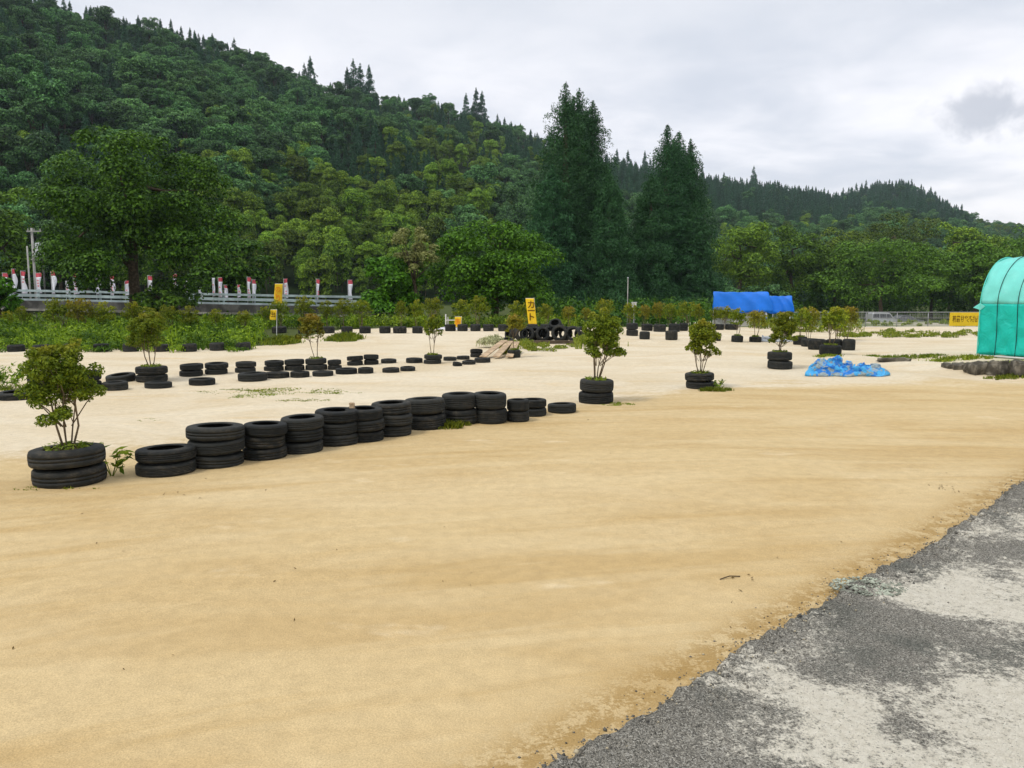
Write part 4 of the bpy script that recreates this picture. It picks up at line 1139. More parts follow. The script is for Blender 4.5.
def build_signs():
    banner(527, 535.5, 298.5, 324, 33.5, 'yellow vertical banner with dark lettering beside the tyre heap', 'カート', -3, M['ink'], 0.36, 1)
    banner(274, 282, 284, 304, 39, 'yellow banner with orange lettering before the guardrail', 'のぼり', 1.5, M['orange'], 0.30, 2)
    banner(270, 276, 310, 320, 29.0, 'low tattered yellow banner below the taller yellow banner', '出', 1, M['ink'], 0.2, 3)
    banner(454.5, 461, 317, 328, 34.0, 'short yellow banner with orange stripe beside the white frame', '走', 1, M['orange'], 0.3, 4)
    # small white frame with sheet
    p = at(447, 328, 35); z0 = float(gz(p.x, 35)); root = empty('pipe_frame', (p.x, 35, z0)); mb = MB()
    mb.tube([(-0.05, 0, 0), (-0.05, 0, 0.62)], 0.03, 6); mb.tube([(0.04, 0.05, 0), (0.04, 0.05, 0.5)], 0.02, 6); mb.build('upright', M['white'], root)
    mb = MB(); mb.tube([(-0.05, 0, 0.36), (0.45, 0, 0.36)], 0.018, 6); mb.build('crossbar', M['white'], root)
    tag(root, 'small white pipe frame beside the short yellow banner', 'frame')
    crumple('white_sheet', 'white sheet spread on the sand under the pipe frame', (at(452, 332, 34).x, 33.4), 0.75, 0.4, 0.14, [(0.78, 0.77, 0.78), (0.72, 0.70, 0.72)], 71)
    # yellow board on the fence
    D = 47.0; a = at(950, 312.5, D); b = at(982, 326, D)
    root = empty('sign_board', ((a.x + b.x) / 2, D, b.z)); w = (b.x - a.x) / 2; h = a.z - b.z
    mb = MB(); mb.box(-w, w, -0.015, 0.015, 0, h); bevel(mb.build('panel', M['yellow'], root), 0.006)
    z0 = float(gz((a.x + b.x) / 2, D))
    for s in (-0.7, 0.7):
        mb = MB(); mb.box(w * s - 0.03, w * s + 0.03, 0.0152, 0.06, min(-0.1, z0 - b.z), h - 0.02); mb.build('post', M['steel'], root)
    letters('lettering', '営業日\n引取り', 0.235, M['ink'], root, (-w * 0.48, -0.0175, h * 0.5), (R_(90), 0, 0))
    letters('lettering', 'やすらぎ\nくれる', 0.235, M['ink'], root, (w * 0.36, -0.0175, h * 0.5), (R_(90), 0, 0))
    tag(root, 'yellow sign board with two columns of dark lettering beside the green tent', 'sign')

def crumple(name, label, xy, rx, ry, h, cols, seed, fold=1.0, cat='sheet', n=70, split=0.5):
    rng = np.random.RandomState(seed)
    u, v = np.meshgrid(np.linspace(-1, 1, n), np.linspace(-1, 1, n))
    ang = np.arctan2(v, u); rr = np.maximum(np.abs(u), np.abs(v))
    rad = rr * (1 + 0.16 * np.sin(3 * ang + seed) + 0.10 * np.sin(7 * ang + seed * 2))
    X = np.cos(ang) * rad * rx; Y = np.sin(ang) * rad * ry
    Hh = np.clip(1 - rr, 0, 1) ** 0.5 * (0.75 + 0.35 * np.sin(u * 3.1 + seed) * np.cos(v * 2.3))
    Z = np.zeros_like(u)
    for k in range(16):
        a = rng.uniform(0, 6.28); f = rng.uniform(3, 17); p = rng.uniform(0, 6.28)
        Z += (1 - np.abs(np.sin((u * math.cos(a) + v * math.sin(a)) * f + p + 0.8 * np.sin(u * 3 + v * 2 + k)))) ** 1.5 * (6 / (f + 3)) / 5.2
    Z = 0.008 + h * Hh * (0.05 + 0.95 * np.clip((Z - Z.min()) / (Z.max() - Z.min()) * 1.25, 0, 1)) + 0.01 * rng.rand(n, n) * Hh
    X = X + 0.05 * rx * np.sin(Z / h * 9 + v * 7); Y = Y + 0.06 * ry * np.sin(Z / h * 11 + u * 8)
    z0 = gz(xy[0] + X, xy[1] + Y) - float(gz(*xy))
    V = np.stack([X, Y, Z + z0], -1).reshape(-1, 3)
    i = np.arange(n - 1)[:, None] * n; j = np.arange(n - 1)[None, :]
    Fq = np.stack([i + j, i + j + 1, i + n + j + 1, i + n + j], -1).reshape(-1, 4)
    m, nt, b, _ = newmat(name + '_cloth')
    f = noise(nt, objcoord(nt), 2.8, 4, 0.6, 1.8)
    col = mixc(nt, mrange(nt, f, split, split + 0.04), cols[0], cols[1])
    if len(cols) > 2: col = mixc(nt, mrange(nt, noise(nt, objcoord(nt), 5.0, 3, 0.6), 0.52, 0.56), col, cols[2])
    nt.links.new(col, b.inputs['Base Color']); b.inputs['Roughness'].default_value = 0.4; b.inputs['Specular IOR Level'].default_value = 0.5
    bump(nt, b, noise(nt, objcoord(nt), 16, 5, 0.6, 1.5), 0.9, 0.05)
    o = mesh_obj(name, V, Fq, m, smooth=True, loc=(xy[0], xy[1], float(gz(*xy))))
    s = o.modifiers.new('thickness', 'SOLIDIFY'); s.thickness = 0.004
    return tag(o, label, cat)

# ---- tarpaulin stalls, tent, fence, cars -----------------------------------
def mat_tarp(name, c, rough=0.38, wr=0.5, transl=0.0, scale=(1, 1, 1)):
    m, nt, b, out = newmat(name)
    oc = mapping(nt, objcoord(nt), scale)
    f = noise(nt, oc, 1.5, 5, 0.6, 0.6)
    nt.links.new(mixc(nt, mrange(nt, f, 0.3, 0.7), tuple(x * 0.82 for x in c), c), b.inputs['Base Color'])
    b.inputs['Roughness'].default_value = rough; b.inputs['Specular IOR Level'].default_value = 0.4
    bump(nt, b, noise(nt, oc, 3.2, 4, 0.55, 1.5), wr, 0.06)
    if transl:
        t = nd(nt, 'ShaderNodeBsdfTranslucent'); t.inputs[0].default_value = (*c, 1)
        mx = nd(nt, 'ShaderNodeMixShader'); mx.inputs[0].default_value = transl
        nt.links.new(b.outputs[0], mx.inputs[1]); nt.links.new(t.outputs[0], mx.inputs[2]); nt.links.new(mx.outputs[0], out.inputs[0])
    return m

BLUE = mat_tarp('blue_tarpaulin', (0.002, 0.170, 0.74), 0.5, 0.3)

def stall(label, px0, px1, ytop, yeave, D, seed, dep=1.8, flare=0.32, panel=True):
    rng = np.random.RandomState(seed)
    a = at(px0, ytop, D + 0.5); b = at(px1, ytop, D + 0.5); e = at(px0, yeave, D)
    z0 = float(gz((a.x + b.x) / 2, D)); w = b.x - a.x; zt = a.z - z0; ze = e.z - z0
    root = empty('tarpaulin_stall', (a.x, D, z0), -math.atan2(b.x, D) * 0.85)
    # sheet: front flap, ridge, back flap, hung over a rectangular frame, with the right end folded down
    nu, nv = 40, 26; V = []; Fc = []
    for j in range(nv):
        v = j / (nv - 1) * 2 - 1                     # -1 front eave .. 0 ridge .. 1 back eave
        for i in range(nu):
            u = i / (nu - 1)
            y = 0.5 + (abs(v) ** 1.0) * (-0.25 if v < 0 else 0.5 + dep * 0.4) * 1.0
            z = zt - (zt - ze) * abs(v) ** 1.6
            x = u * w + flare * abs(v) * u + 0.02 * math.sin(v * 9 + u * 3)
            sag = 0.03 * math.sin(u * math.pi) * (1 if abs(v) < 0.2 else 0.4)
            hang = 0.17 * (math.sin(u * 9 + seed) * 0.5 + math.sin(u * 4 + 2 * seed) * 0.7) * max(0, abs(v) - 0.6)
            V.append((x, y + 0.05 * math.sin(u * 19 + v * 5 + seed) * abs(v) - 0.02 * math.sin(u * 6 - v * 4), z - sag + hang * 0.9 + 0.012 * math.sin(u * 23 + v * 13)))
    for j in range(nv - 1):
        for i in range(nu - 1): Fc.append((j * nu + i, j * nu + i + 1, (j + 1) * nu + i + 1, (j + 1) * nu + i))
    o = mesh_obj('roof_sheet', V, Fc, BLUE, root, smooth=True); s = o.modifiers.new('thickness', 'SOLIDIFY'); s.thickness = 0.006
    # gable end sheets
    for side, xx in (('r', w), ('l', 0.0)):
        Vg = []; Fg = []; n = 9
        for k in range(n):
            f = k / (n - 1)
            fl = (flare if side == 'r' else 0) * f
            zz = zt - 0.012 - (zt - ze) * f
            vv = f ** (1 / 1.6)
            Vg += [(xx + (flare * vv if side == 'r' else 0) - (0.01 if side == 'r' else -0.01), 0.5 - 0.25 * vv + 0.01, zz), (xx + (flare * vv if side == 'r' else 0) - (0.01 if side == 'r' else -0.01) - 0.04 * f, 0.5 + (0.5 + dep * 0.4) * vv - 0.01, zz)]
        for k in range(n - 1): Fg.append((2 * k, 2 * k + 1, 2 * k + 3, 2 * k + 2))
        o = mesh_obj('gable_sheet', Vg, Fg, BLUE, root); s = o.modifiers.new('thickness', 'SOLIDIFY'); s.thickness = 0.006
    for x, y in ((0.03, 0.33), (w - 0.03, 0.33), (0.03, 0.5 + dep * 0.35), (w - 0.03, 0.5 + dep * 0.35)):
        mb = MB(); mb.tube([(x, y, 0), (x, y, ze + 0.05)], 0.035, 8); mb.build('post', M['white'], root, smooth=True)
    if panel:
        mb = MB(); mb.box(w * 0.42, w * 0.96, 0.42, 0.45, 0.05, ze + 0.05); mb.build('side_panel', plain('pale_board', (0.55, 0.52, 0.47), 0.7, 0.2, 0.2, 3), root)
        mb = MB(); mb.box(0.1, w * 0.40, 0.6, 0.95, 0.0, 0.42); bevel(mb.build('counter', plain('pale_crate', (0.5, 0.5, 0.47), 0.7, 0.2, 0.4, 4), root), 0.01)
    return tag(root, label, 'stall', 'stalls under blue tarpaulin'), w, ze

def build_stalls():
    r, w, ze = stall('larger stall under a bright blue tarpaulin behind the shrubs', 711, 762, 291.5, 311.5, 41, 1)
    stall('smaller stall under a blue tarpaulin right of the larger one', 764, 787, 295.5, 312.5, 43.5, 2, panel=False, flare=0.18)
    p = at(764, 327, 40.6); mb = MB(); n = 9; V = []; Fc = []
    h = at(764, 317, 40.6).z - p.z
    for k in range(n):
        f = k / (n - 1)
        for q in range(7):
            u = q / 6 - 0.5; V.append((u * (0.34 - 0.08 * f), 0.05 * math.sin(q * 2 + k), f * h))
    for k in range(n - 1):
        for q in range(6): Fc.append((k * 7 + q, k * 7 + q + 1, k * 7 + q + 8, k * 7 + q + 7))
    z0 = float(gz(p.x, 40.6))
    o = mesh_obj('hanging_tarpaulin', V, Fc, BLUE, smooth=True, loc=(p.x, 40.6, max(z0, p.z))); s = o.modifiers.new('thickness', 'SOLIDIFY'); s.thickness = 0.006
    tag(o, 'narrow strip of blue tarpaulin hanging between the two stalls', 'tarpaulin')
    c = G(846, 377)
    crumple('crumpled_tarpaulin', 'crumpled blue and grey tarpaulin lying on the sand', (c.x + 0.20, c.y + 0.42), 0.80, 0.45, 0.58, [(0.01, 0.20, 0.66), (0.30, 0.38, 0.40), (0.06, 0.42, 0.82)], 73, cat='tarpaulin', n=150, split=0.47)
    c = G(779, 342)
    crumple('grey_sheet', 'pale grey crumpled sheet behind the dark rounded tree', (c.x, c.y + 0.3), 0.66, 0.35, 0.42, [(0.50, 0.54, 0.58), (0.30, 0.34, 0.38), (0.66, 0.68, 0.7)], 74)

def build_tent():
    # hoop house: straight walls then a round roof; axis runs towards the camera to the right
    B = G(977.5, 356.5); rad = 1.28; hw = 1.26
    a = R_(57); d = Vector((math.sin(a), math.cos(a), 0)); ax = Vector((math.cos(a), -math.sin(a), 0))
    z0 = float(gz(B.x, B.y)); Lg = 5.4
    root = empty('hoop_tent', (B.x, B.y, z0))
    def hoop(s):          # s 0..1 from left foot over the roof to the right foot
        Ls, Lr = hw, math.pi * rad; T = 2 * Ls + Lr; q = s * T
        if q < Ls: return 0.0, q
        if q > Ls + Lr: return 2 * rad, T - q
        t = (q - Ls) / rad
        return rad - rad * math.cos(t), hw + rad * math.sin(t) * 1.02
    Ls, T = hw, 2 * hw + math.pi * rad
    smid = (hw + 0.10) / T
    def sheet(name, s0, s1, mat, ns, parent, off=0.0):
        V = []; Fc = []; nl = 80
        rng = np.random.RandomState(8)
        for i in range(nl + 1):
            l = Lg * i / nl
            for k in range(ns + 1):
                s = s0 + (s1 - s0) * k / ns
                o, z = hoop(s)
                rib = -0.022 * math.sin((l % 0.46) / 0.46 * math.pi)      # the cover sinks between the hoops
                wr = 0.010 * math.sin(l * 13 + z * 9) + 0.011 * math.sin(l * 9 - z * 11 + 1 + math.sin(l * 3)) + 0.006 * abs(math.sin(l * 17 - z * 19)) + 0.004 * math.sin(l * 31 + z * 4)
                q = rib + wr + off
                t = max(0, min(math.pi, (s * T - hw) / rad))
                nx, nz = -math.cos(t), math.sin(t)
                V.append(d * (o + nx * q) + ax * l + Vector((0, 0, z + nz * q)))
        for i in range(nl):
            for k in range(ns): Fc.append((i * (ns + 1) + k, i * (ns + 1) + k + 1, (i + 1) * (ns + 1) + k + 1, (i + 1) * (ns + 1) + k))
        o = mesh_obj(name, V, Fc, mat, parent, smooth=True); m = o.modifiers.new('thickness', 'SOLIDIFY'); m.thickness = 0.004
        return o
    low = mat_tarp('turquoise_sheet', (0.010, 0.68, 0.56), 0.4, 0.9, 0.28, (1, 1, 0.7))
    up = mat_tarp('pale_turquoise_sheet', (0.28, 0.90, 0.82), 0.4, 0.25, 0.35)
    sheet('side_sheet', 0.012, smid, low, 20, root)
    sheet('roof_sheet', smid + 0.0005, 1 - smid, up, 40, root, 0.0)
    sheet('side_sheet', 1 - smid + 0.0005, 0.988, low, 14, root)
    # end sheet at the far end and ropes over the roof, ground pipe, hoops inside
    V = []; n = 40
    for k in range(n + 1):
        o, z = hoop(k / n); V.append(d * o + ax * 0.03 + Vector((0, 0, z - 0.005)))
    mesh_obj('end_sheet', V, [tuple(range(n + 1))], low, root)
    for l in (0.42, 0.90, 1.40, 1.90, 2.40, 2.9, 3.4, 3.9, 4.4, 4.9):
        pts = []
        for k in range(41):
            s = 0.004 + 0.992 * k / 40; o, z = hoop(s); t = max(0, min(math.pi, (s * T - hw) / rad))
            pts.append(d * (o - math.cos(t) * 0.018) + ax * (l + 0.015 * math.sin(k * 0.5)) + Vector((0, 0, z + math.sin(t) * 0.018)))
        mb = MB(); mb.tube(pts, 0.009, 5); mb.build('rope', M['rope'], root)
    for o_ in (0.0, 2 * rad):
        mb = MB(); mb.tube([d * (o_ + (-0.02 if o_ == 0 else 0.02)) + ax * -0.03 + Vector((0, 0, 0.035)), d * (o_ + (-0.02 if o_ == 0 else 0.02)) + ax * Lg + Vector((0, 0, 0.035))], 0.022, 8); mb.build('ground_pipe', M['white'], root, smooth=True)
    mb = MB()
    pts = [d * hoop(k / 40)[0] + Vector((0, 0, hoop(k / 40)[1])) + ax * -0.02 for k in range(41)]
    mb.tube(pts, 0.014, 6); mb.build('hoop', plain('pale_pipe', (0.10, 0.68, 0.56), 0.5, 0.4, 0.1, 3), root, smooth=True)
    z = 1.28
    V = [d * 0 + ax * 0.0 + Vector((0, 0, z - 0.08)), d * -0.05 + ax * -0.17 + Vector((0, 0, z - 0.02)), d * 0 + ax * -0.02 + Vector((0, 0, z + 0.10)), d * -0.02 + ax * 0.12 + Vector((0, 0, z + 0.02))]
    o = mesh_obj('flap', V, [(0, 1, 2), (0, 2, 3)], up, root); m = o.modifiers.new('thickness', 'SOLIDIFY'); m.thickness = 0.006
    tag(root, 'turquoise green hoop tent with pale rounded roof at right edge', 'tent')
    # row of dark rocks before the tent
    rng = np.random.RandomState(3)
    for i, (px, py, w, hh) in enumerate(((953, 369, 7, 4), (963, 370, 9, 5), (974, 373, 9, 8), (983, 375, 13, 11), (995, 374, 10, 9), (1004, 376, 15, 12), (1017, 375, 10, 10), (1028, 377, 17, 13), (1044, 378, 16, 12))):
        c = G(px, py); rx = w / 2 / F * c.y * 1.08; h = hh / F * c.y
        rock('edging_rock', '%s dark rock from the left in the row before the tent' % ORD[i], (c.x, c.y + 0.2, float(gz(c.x, c.y + 0.2))), rx, 0.14 + 0.02 * (i % 4), h, 40 + i).rotation_euler = (0.1 * math.sin(i * 2.1), 0.16 * math.sin(i * 3.7), 0.5 * math.sin(i * 5.3))
    c = G(893, 361); rock('edging_rock', 'flat dark rock in grass right of the crumpled tarpaulin', (c.x, c.y, float(gz(c.x, c.y))), 0.34, 0.12, 0.07, 51)
    c = G(351.5, 405.5)

def rock(name, label, loc, rx, ry, h, seed):
    rng = np.random.RandomState(seed)
    nu, nv = 28, 14; V = []
    W_ = [(unit(rng.normal(size=3)), rng.uniform(2, 7), rng.uniform(0, 6.28)) for _ in range(12)]
    for j in range(nv + 1):
        th = math.pi * j / nv
        for i in range(nu):
            ph = 2 * math.pi * i / nu
            d = np.array([math.sin(th) * math.cos(ph), math.sin(th) * math.sin(ph), math.cos(th)])
            q = np.sign(d) * np.abs(d) ** 0.36
            f = 1 + sum(0.075 * abs(math.sin(float(d @ w) * k + p)) - 0.04 for w, k, p in W_)
            V.append((q[0] * rx * f, q[1] * ry * f, max(-0.03, (q[2] * 0.55 + 0.45) * h * f)))
    Fc = np.array([(j * nu + i, j * nu + (i + 1) % nu, (j + 1) * nu + (i + 1) % nu, (j + 1) * nu + i) for j in range(nv) for i in range(nu)])[:, ::-1].copy()
    return tag(mesh_obj(name, V, Fc, M['rock'], smooth=False, loc=loc), label, 'rock', 'rocks by the tent')

def build_fence_cars():
    D = 49.0
    x0, x1 = (772 - 512) / F * D, (1030 - 512) / F * D
    z0 = float(gz(20, D)); top = at(900, 312, D).z
    root = empty('wire_fence', (0, D, z0)); h = top - z0
    X = x0
    k = 0
    while X <= x1:
        mb = MB(); mb.tube([(X, 0, -0.1), (X, 0, h)], 0.03, 8); mb.build('post', M['fencewire'], root, smooth=True); X += 1.9
    mb = MB(); mb.tube([(x0, -0.04, h - 0.01), (x1, -0.04, h - 0.01)], 0.022, 6); mb.tube([(x0, -0.04, h * 0.62), (x1, -0.04, h * 0.62)], 0.014, 6); mb.build('rail', M['fencewire'], root, smooth=True)
    mb = MB(); n = int((x1 - x0) / 0.10)
    for i in range(n):
        xx = x0 + i * 0.10; mb.box(xx - 0.0035, xx + 0.0035, -0.03, -0.023, 0.03, h - 0.02)
    for k in range(7): zz = 0.05 + k * (h - 0.1) / 7; mb.box(x0, x1, -0.0225, -0.0155, zz - 0.0035, zz + 0.0035)
    mb.build('wire_mesh', M['fencewire'], root)
    tag(root, 'grey wire mesh fence in front of the parked cars', 'fence')
    def car(name, label, px, py, D, prof, wdt, paint, wins, wheels, hl):
        p = at(px, py, D); g = float(gz(p.x, D))
        root = empty(name, (p.x, D, g), R_(4))
        n = len(prof); rows = [(-1, 0.93), (-0.92, 1.0), (0.92, 1.0), (1, 0.93)]
        V = []
        cx = sum(q[0] for q in prof) / n; cz = 0.7
        for y, s in rows: V += [(cx + (x - cx) * (0.97 if s < 1 else 1), y * wdt / 2 * (1 - 0.12 * max(0, (z - 0.9))), cz + (z - cz) * (0.97 if s < 1 else 1)) for x, z in prof]
        Fc = [tuple(range(n)), tuple(3 * n + i for i in range(n))[::-1]]
        for r in range(3):
            for i in range(n): Fc.append((r * n + i, (r + 1) * n + i, (r + 1) * n + (i + 1) % n, r * n + (i + 1) % n))
        mesh_obj('body', V, Fc, paint, root)
        for poly in wins:
            for sd in (-1, 1):
                mb = MB(); pts = [(x, sd * (wdt / 2 * (1 - 0.12 * max(0, z - 0.9)) + 0.004), z) for x, z in poly]; pts2 = [(x, y - sd * 0.01, z) for x, y, z in pts]
                m_ = len(pts); mb.add(pts + pts2, [tuple(range(m_)), tuple(range(2 * m_ - 1, m_ - 1, -1))] + [(i, (i + 1) % m_, m_ + (i + 1) % m_, m_ + i) for i in range(m_)])
                mb.build('window', M['glass'], root)
        for xw in wheels:
            for sd in (-1, 1):
                mb = MB(); mb.tube([(xw, sd * (wdt / 2 - 0.16), 0.29), (xw, sd * (wdt / 2 - 0.05), 0.29), (xw, sd * (wdt / 2 + 0.012), 0.29)], [0.29, 0.29, 0.25], 20); wv = mb.build('wheel', TYRE, root, smooth=False)
                mb = MB(); mb.tube([(xw, sd * (wdt / 2 + 0.013), 0.29), (xw, sd * (wdt / 2 + 0.02), 0.29)], [0.17, 0.14], 14); r_ = mb.build('rim', M['steel'], wv)
        for sd in (-1, 1):
            mb = MB(); mb.box(hl[0] - 0.06, hl[0] + 0.03, sd * wdt * 0.36 - 0.14, sd * wdt * 0.36 + 0.14, hl[1] - 0.09, hl[1] + 0.09); bevel(mb.build('headlight', M['lamp'], root), 0.02)
        return tag(root, label, 'car')
    van = [(-1.7, 0.28), (1.62, 0.28), (1.72, 0.5), (1.68, 0.86), (1.25, 1.0), (0.72, 1.62), (0.5, 1.72), (-1.5, 1.74), (-1.66, 1.62), (-1.74, 0.9)]
    car('parked_van', 'silver boxy minivan parked behind the wire fence', 882, 322, 104, van, 1.5, M['van'],
        [[(-1.6, 1.02), (-0.75, 1.02), (-0.75, 1.58), (-1.55, 1.58)], [(-0.68, 1.02), (0.1, 1.02), (0.1, 1.58), (-0.68, 1.58)], [(0.17, 1.02), (1.0, 1.02), (0.6, 1.56), (0.17, 1.58)]], (-1.1, 1.15), (1.68, 0.68))
    sed = [(-2.1, 0.3), (2.05, 0.3), (2.15, 0.5), (2.08, 0.72), (1.1, 0.86), (0.35, 1.3), (-0.9, 1.33), (-1.6, 0.92), (-2.12, 0.86), (-2.18, 0.55)]
    car('parked_car', 'dark grey low car parked right of the silver minivan', 905, 322.5, 106, sed, 1.65, M['sedan'],
        [[(-1.35, 0.92), (-0.35, 0.92), (-0.35, 1.25), (-0.88, 1.26)], [(-0.28, 0.92), (0.85, 0.9), (0.32, 1.23), (-0.28, 1.25)]], (-1.3, 1.3), (2.08, 0.62))

def build_planks():
    a = G(483, 359); b = at(505, 343.5, a.y + 2.2)
    for i in range(3):
        o0 = Vector((0.34 * i, -0.02 * i, 0)); p = Vector((a.x, a.y, 0.02)) + o0; q = Vector((b.x - 0.02 + 0.17 * i, b.y, max(0.30, b.z))) + Vector((0, 0, -0.02 * i))
        dv = q - p; L = dv.length; rot = dv.to_track_quat('X', 'Z')
        mb = MB(); mb.box(0, L, -0.095, 0.095, 0, 0.028)
        o = mb.build('plank', M['plank'], loc=p); o.rotation_mode = 'QUATERNION'; o.rotation_quaternion = rot; bevel(o, 0.004)
        tag(o, '%s of three bare planks leaning on the tyres' % ('leftmost', 'middle one', 'rightmost')[i], 'plank', 'planks leaning on tyres')
    # pale heap of netting behind the planks
    c = G(490, 347.5)
    rng = np.random.RandomState(5); n = 900
    L = [(0, 0, 0.1, 0.42, 0.3, 0.24), (0.15, 0.1, 0.2, 0.25, 0.2, 0.18)]
    C, N = lobe_leaves(rng, L, n, 0.6, 0.4, 0.7, 0.6, low=-0.2); C[:, 2] = np.maximum(C[:, 2], 0.01)
    V, Fq = leaf_geo(rng, C, N, 0.07, 0.012)
    tag(mesh_obj('straw_heap', V, Fq, M['netting'], loc=(c.x, c.y, float(gz(c.x, c.y)))), 'pale yellowish straw heap behind the leaning planks', 'straw')

# ---- asphalt corner and gravel ------------------------------------------------
def build_lot_corner():
    p = G(535, 768); q = G(1024, 483)
    p2 = Vector((p.x, p.y)); q2 = Vector((q.x, q.y)); d = (q2 - p2).normalized(); nrm = Vector((d.y, -d.x))    # towards the lower right
    rng = np.random.RandomState(12)
    us = np.arange(-3.0, 16.0, 0.035); vs = np.concatenate([np.arange(0, 0.4, 0.02), np.arange(0.4, 1.5, 0.06), np.arange(1.5, 9, 0.3)])
    ph = rng.uniform(0, 6.28, 12)
    def jag(u):
        return 0.02 * np.sin(u * 1.7 + ph[0]) + 0.014 * np.sin(u * 4.3 + ph[1]) + 0.008 * np.sin(u * 11 + ph[2]) + 0.014 * np.sin(u * 27 + ph[3]) + 0.010 * np.sin(u * 53 + ph[4])
    U, Vv = np.meshgrid(us, vs, indexing='ij')
    off = jag(U) + rng.normal(size=U.shape) * 0.006 * (Vv < 0.3)
    vv = Vv + off * np.exp(-Vv * 1.2)
    X = p2.x + d.x * U + nrm.x * vv; Y = p2.y + d.y * U + nrm.y * vv
    edge = sstep(0, 0.07, Vv)
    Z = gz(X, Y) - 0.03 + 0.068 * edge + (0.012 * np.sin(U * 31 + Vv * 17) + 0.01 * np.sin(U * 57 - Vv * 43) + rng.normal(size=U.shape) * 0.006) * np.exp(-Vv * 3.0) * edge
    V = np.stack([X, Y, Z], -1).reshape(-1, 3)
    nv = len(vs); i = np.arange(len(us) - 1)[:, None] * nv; j = np.arange(nv - 1)[None, :]
    Fq = np.stack([i + j, i + nv + j, i + nv + j + 1, i + j + 1], -1).reshape(-1, 4)[:, ::-1].copy()
    m, nt, b, _ = newmat('worn_asphalt')
    P = nd(nt, 'ShaderNodeNewGeometry').outputs['Position']
    at_ = nd(nt, 'ShaderNodeAttribute'); at_.attribute_name = 'edge'; ed = at_.outputs['Fac']
    vo = nd(nt, 'ShaderNodeTexVoronoi'); vo.inputs['Scale'].default_value = 185; nt.links.new(P, vo.inputs['Vector'])
    sx = nd(nt, 'ShaderNodeSeparateXYZ'); nt.links.new(vo.outputs['Color'], sx.inputs[0])
    stone = mixc(nt, sx.outputs[0], (0.080, 0.077, 0.064), (0.36, 0.335, 0.28))
    stone = mixc(nt, mrange(nt, sx.outputs[1], 0.86, 0.9), stone, (0.46, 0.44, 0.38))
    stone = mixc(nt, mth(nt, 'MULTIPLY', mrange(nt, noise(nt, P, 1.3, 4), 0.5, 0.65), 0.45), stone, (0.055, 0.07, 0.06))
    lg = noise(nt, mapping(nt, P, (1, 1, 1), loc=(3.7, 1.3, 0)), 1.15, 6, 0.62, 0.5); fine = noise(nt, P, 26, 5, 0.7); fin2 = noise(nt, P, 95, 2, 0.6)
    w = mth(nt, 'ADD', lg, mth(nt, 'MULTIPLY_ADD', fine, 0.45, -0.225)); w = mth(nt, 'ADD', w, mth(nt, 'MULTIPLY_ADD', fin2, 0.28, -0.14))
    w = mth(nt, 'ADD', w, ed)
    dust = mixc(nt, mrange(nt, fine, 0.3, 0.7), (0.68, 0.625, 0.50), (0.82, 0.77, 0.645))
    dust = mixc(nt, mrange(nt, fin2, 0.30, 0.40), (0.33, 0.30, 0.24), dust)
    col = mixc(nt, mrange(nt, w, 0.37, 0.51), stone, dust)
    nt.links.new(col, b.inputs['Base Color']); b.inputs['Roughness'].default_value = 0.9; b.inputs['Specular IOR Level'].default_value = 0.2
    hh = mth(nt, 'ADD', mth(nt, 'MULTIPLY', vo.outputs['Distance'], -1.4), mth(nt, 'MULTIPLY', fine, 1.2))
    bump(nt, b, hh, 0.8, 0.012)
    o = mesh_obj('asphalt_lot', V, Fq, m, smooth=False)
    ed_ = -0.20 * np.exp(-Vv / 0.30) + 0.16 * sstep(0.5, 1.8, Vv) - 0.05
    ed_ = ed_ - 0.12 * sstep(5.0, 9.0, U)
    a = o.data.attributes.new('edge', 'FLOAT', 'POINT'); a.data.foreach_set('value', ed_.ravel().astype(np.float32))
    tag(o, kind='structure')
    # crumbled stones along the edge: countless
    base = []
    for k in range(5):
        vv_ = np.array([(1, 0, 0), (-1, 0, 0), (0, 1, 0), (0, -1, 0), (0, 0, 1), (0, 0, -1), (.6, .6, .5), (-.6, .6, -.4), (.6, -.6, -.4), (-.6, -.6, .5)]) * rng.uniform(0.7, 1.2, (10, 1))
        base.append(vv_[:6])
    oct_f = np.array([(0, 2, 4), (2, 1, 4), (1, 3, 4), (3, 0, 4), (2, 0, 5), (1, 2, 5), (3, 1, 5), (0, 3, 5)])
    n = 4200
    u = rng.uniform(-0.8, 13, n) ** 1.0; v = np.abs(rng.normal(size=n)) * 0.10 * np.where(rng.rand(n) < 0.16, -0.8, 1.2) + 0.02
    v = np.where(rng.rand(n) < 0.10, rng.uniform(-0.12, 3.0, n), v)
    v = v + jag(u)
    s = rng.uniform(0.0025, 0.0075, n) * np.where(rng.rand(n) < 0.04, 2.0, 1.0)
    xx = p2.x + d.x * u + nrm.x * v; yy = p2.y + d.y * u + nrm.y * v
    zz = gz(xx, yy) + np.where(v - jag(u) > 0.03, 0.036, 0.0) + s * 0.3
    Vs = []; Fs = []
    for k in range(n):
        sh = base[k % 5] * s[k] * rng.uniform(0.7, 1.3, 3); a_ = rng.uniform(0, 6.28); c_, s_ = math.cos(a_), math.sin(a_)
        sh = np.stack([sh[:, 0] * c_ - sh[:, 1] * s_, sh[:, 0] * s_ + sh[:, 1] * c_, sh[:, 2] * 0.75], 1)
        Vs.append(sh + np.array([xx[k], yy[k], zz[k]])); Fs.append(oct_f + 6 * k)
    gm, nt, b, _ = newmat('gravel_stone')
    r = nd(nt, 'ShaderNodeNewGeometry').outputs['Random Per Island']
    c1 = mixc(nt, r, (0.05, 0.05, 0.045), (0.22, 0.20, 0.16)); nt.links.new(mixc(nt, mrange(nt, r, 0.85, 0.9), c1, (0.42, 0.36, 0.24)), b.inputs['Base Color']); b.inputs['Roughness'].default_value = 0.9
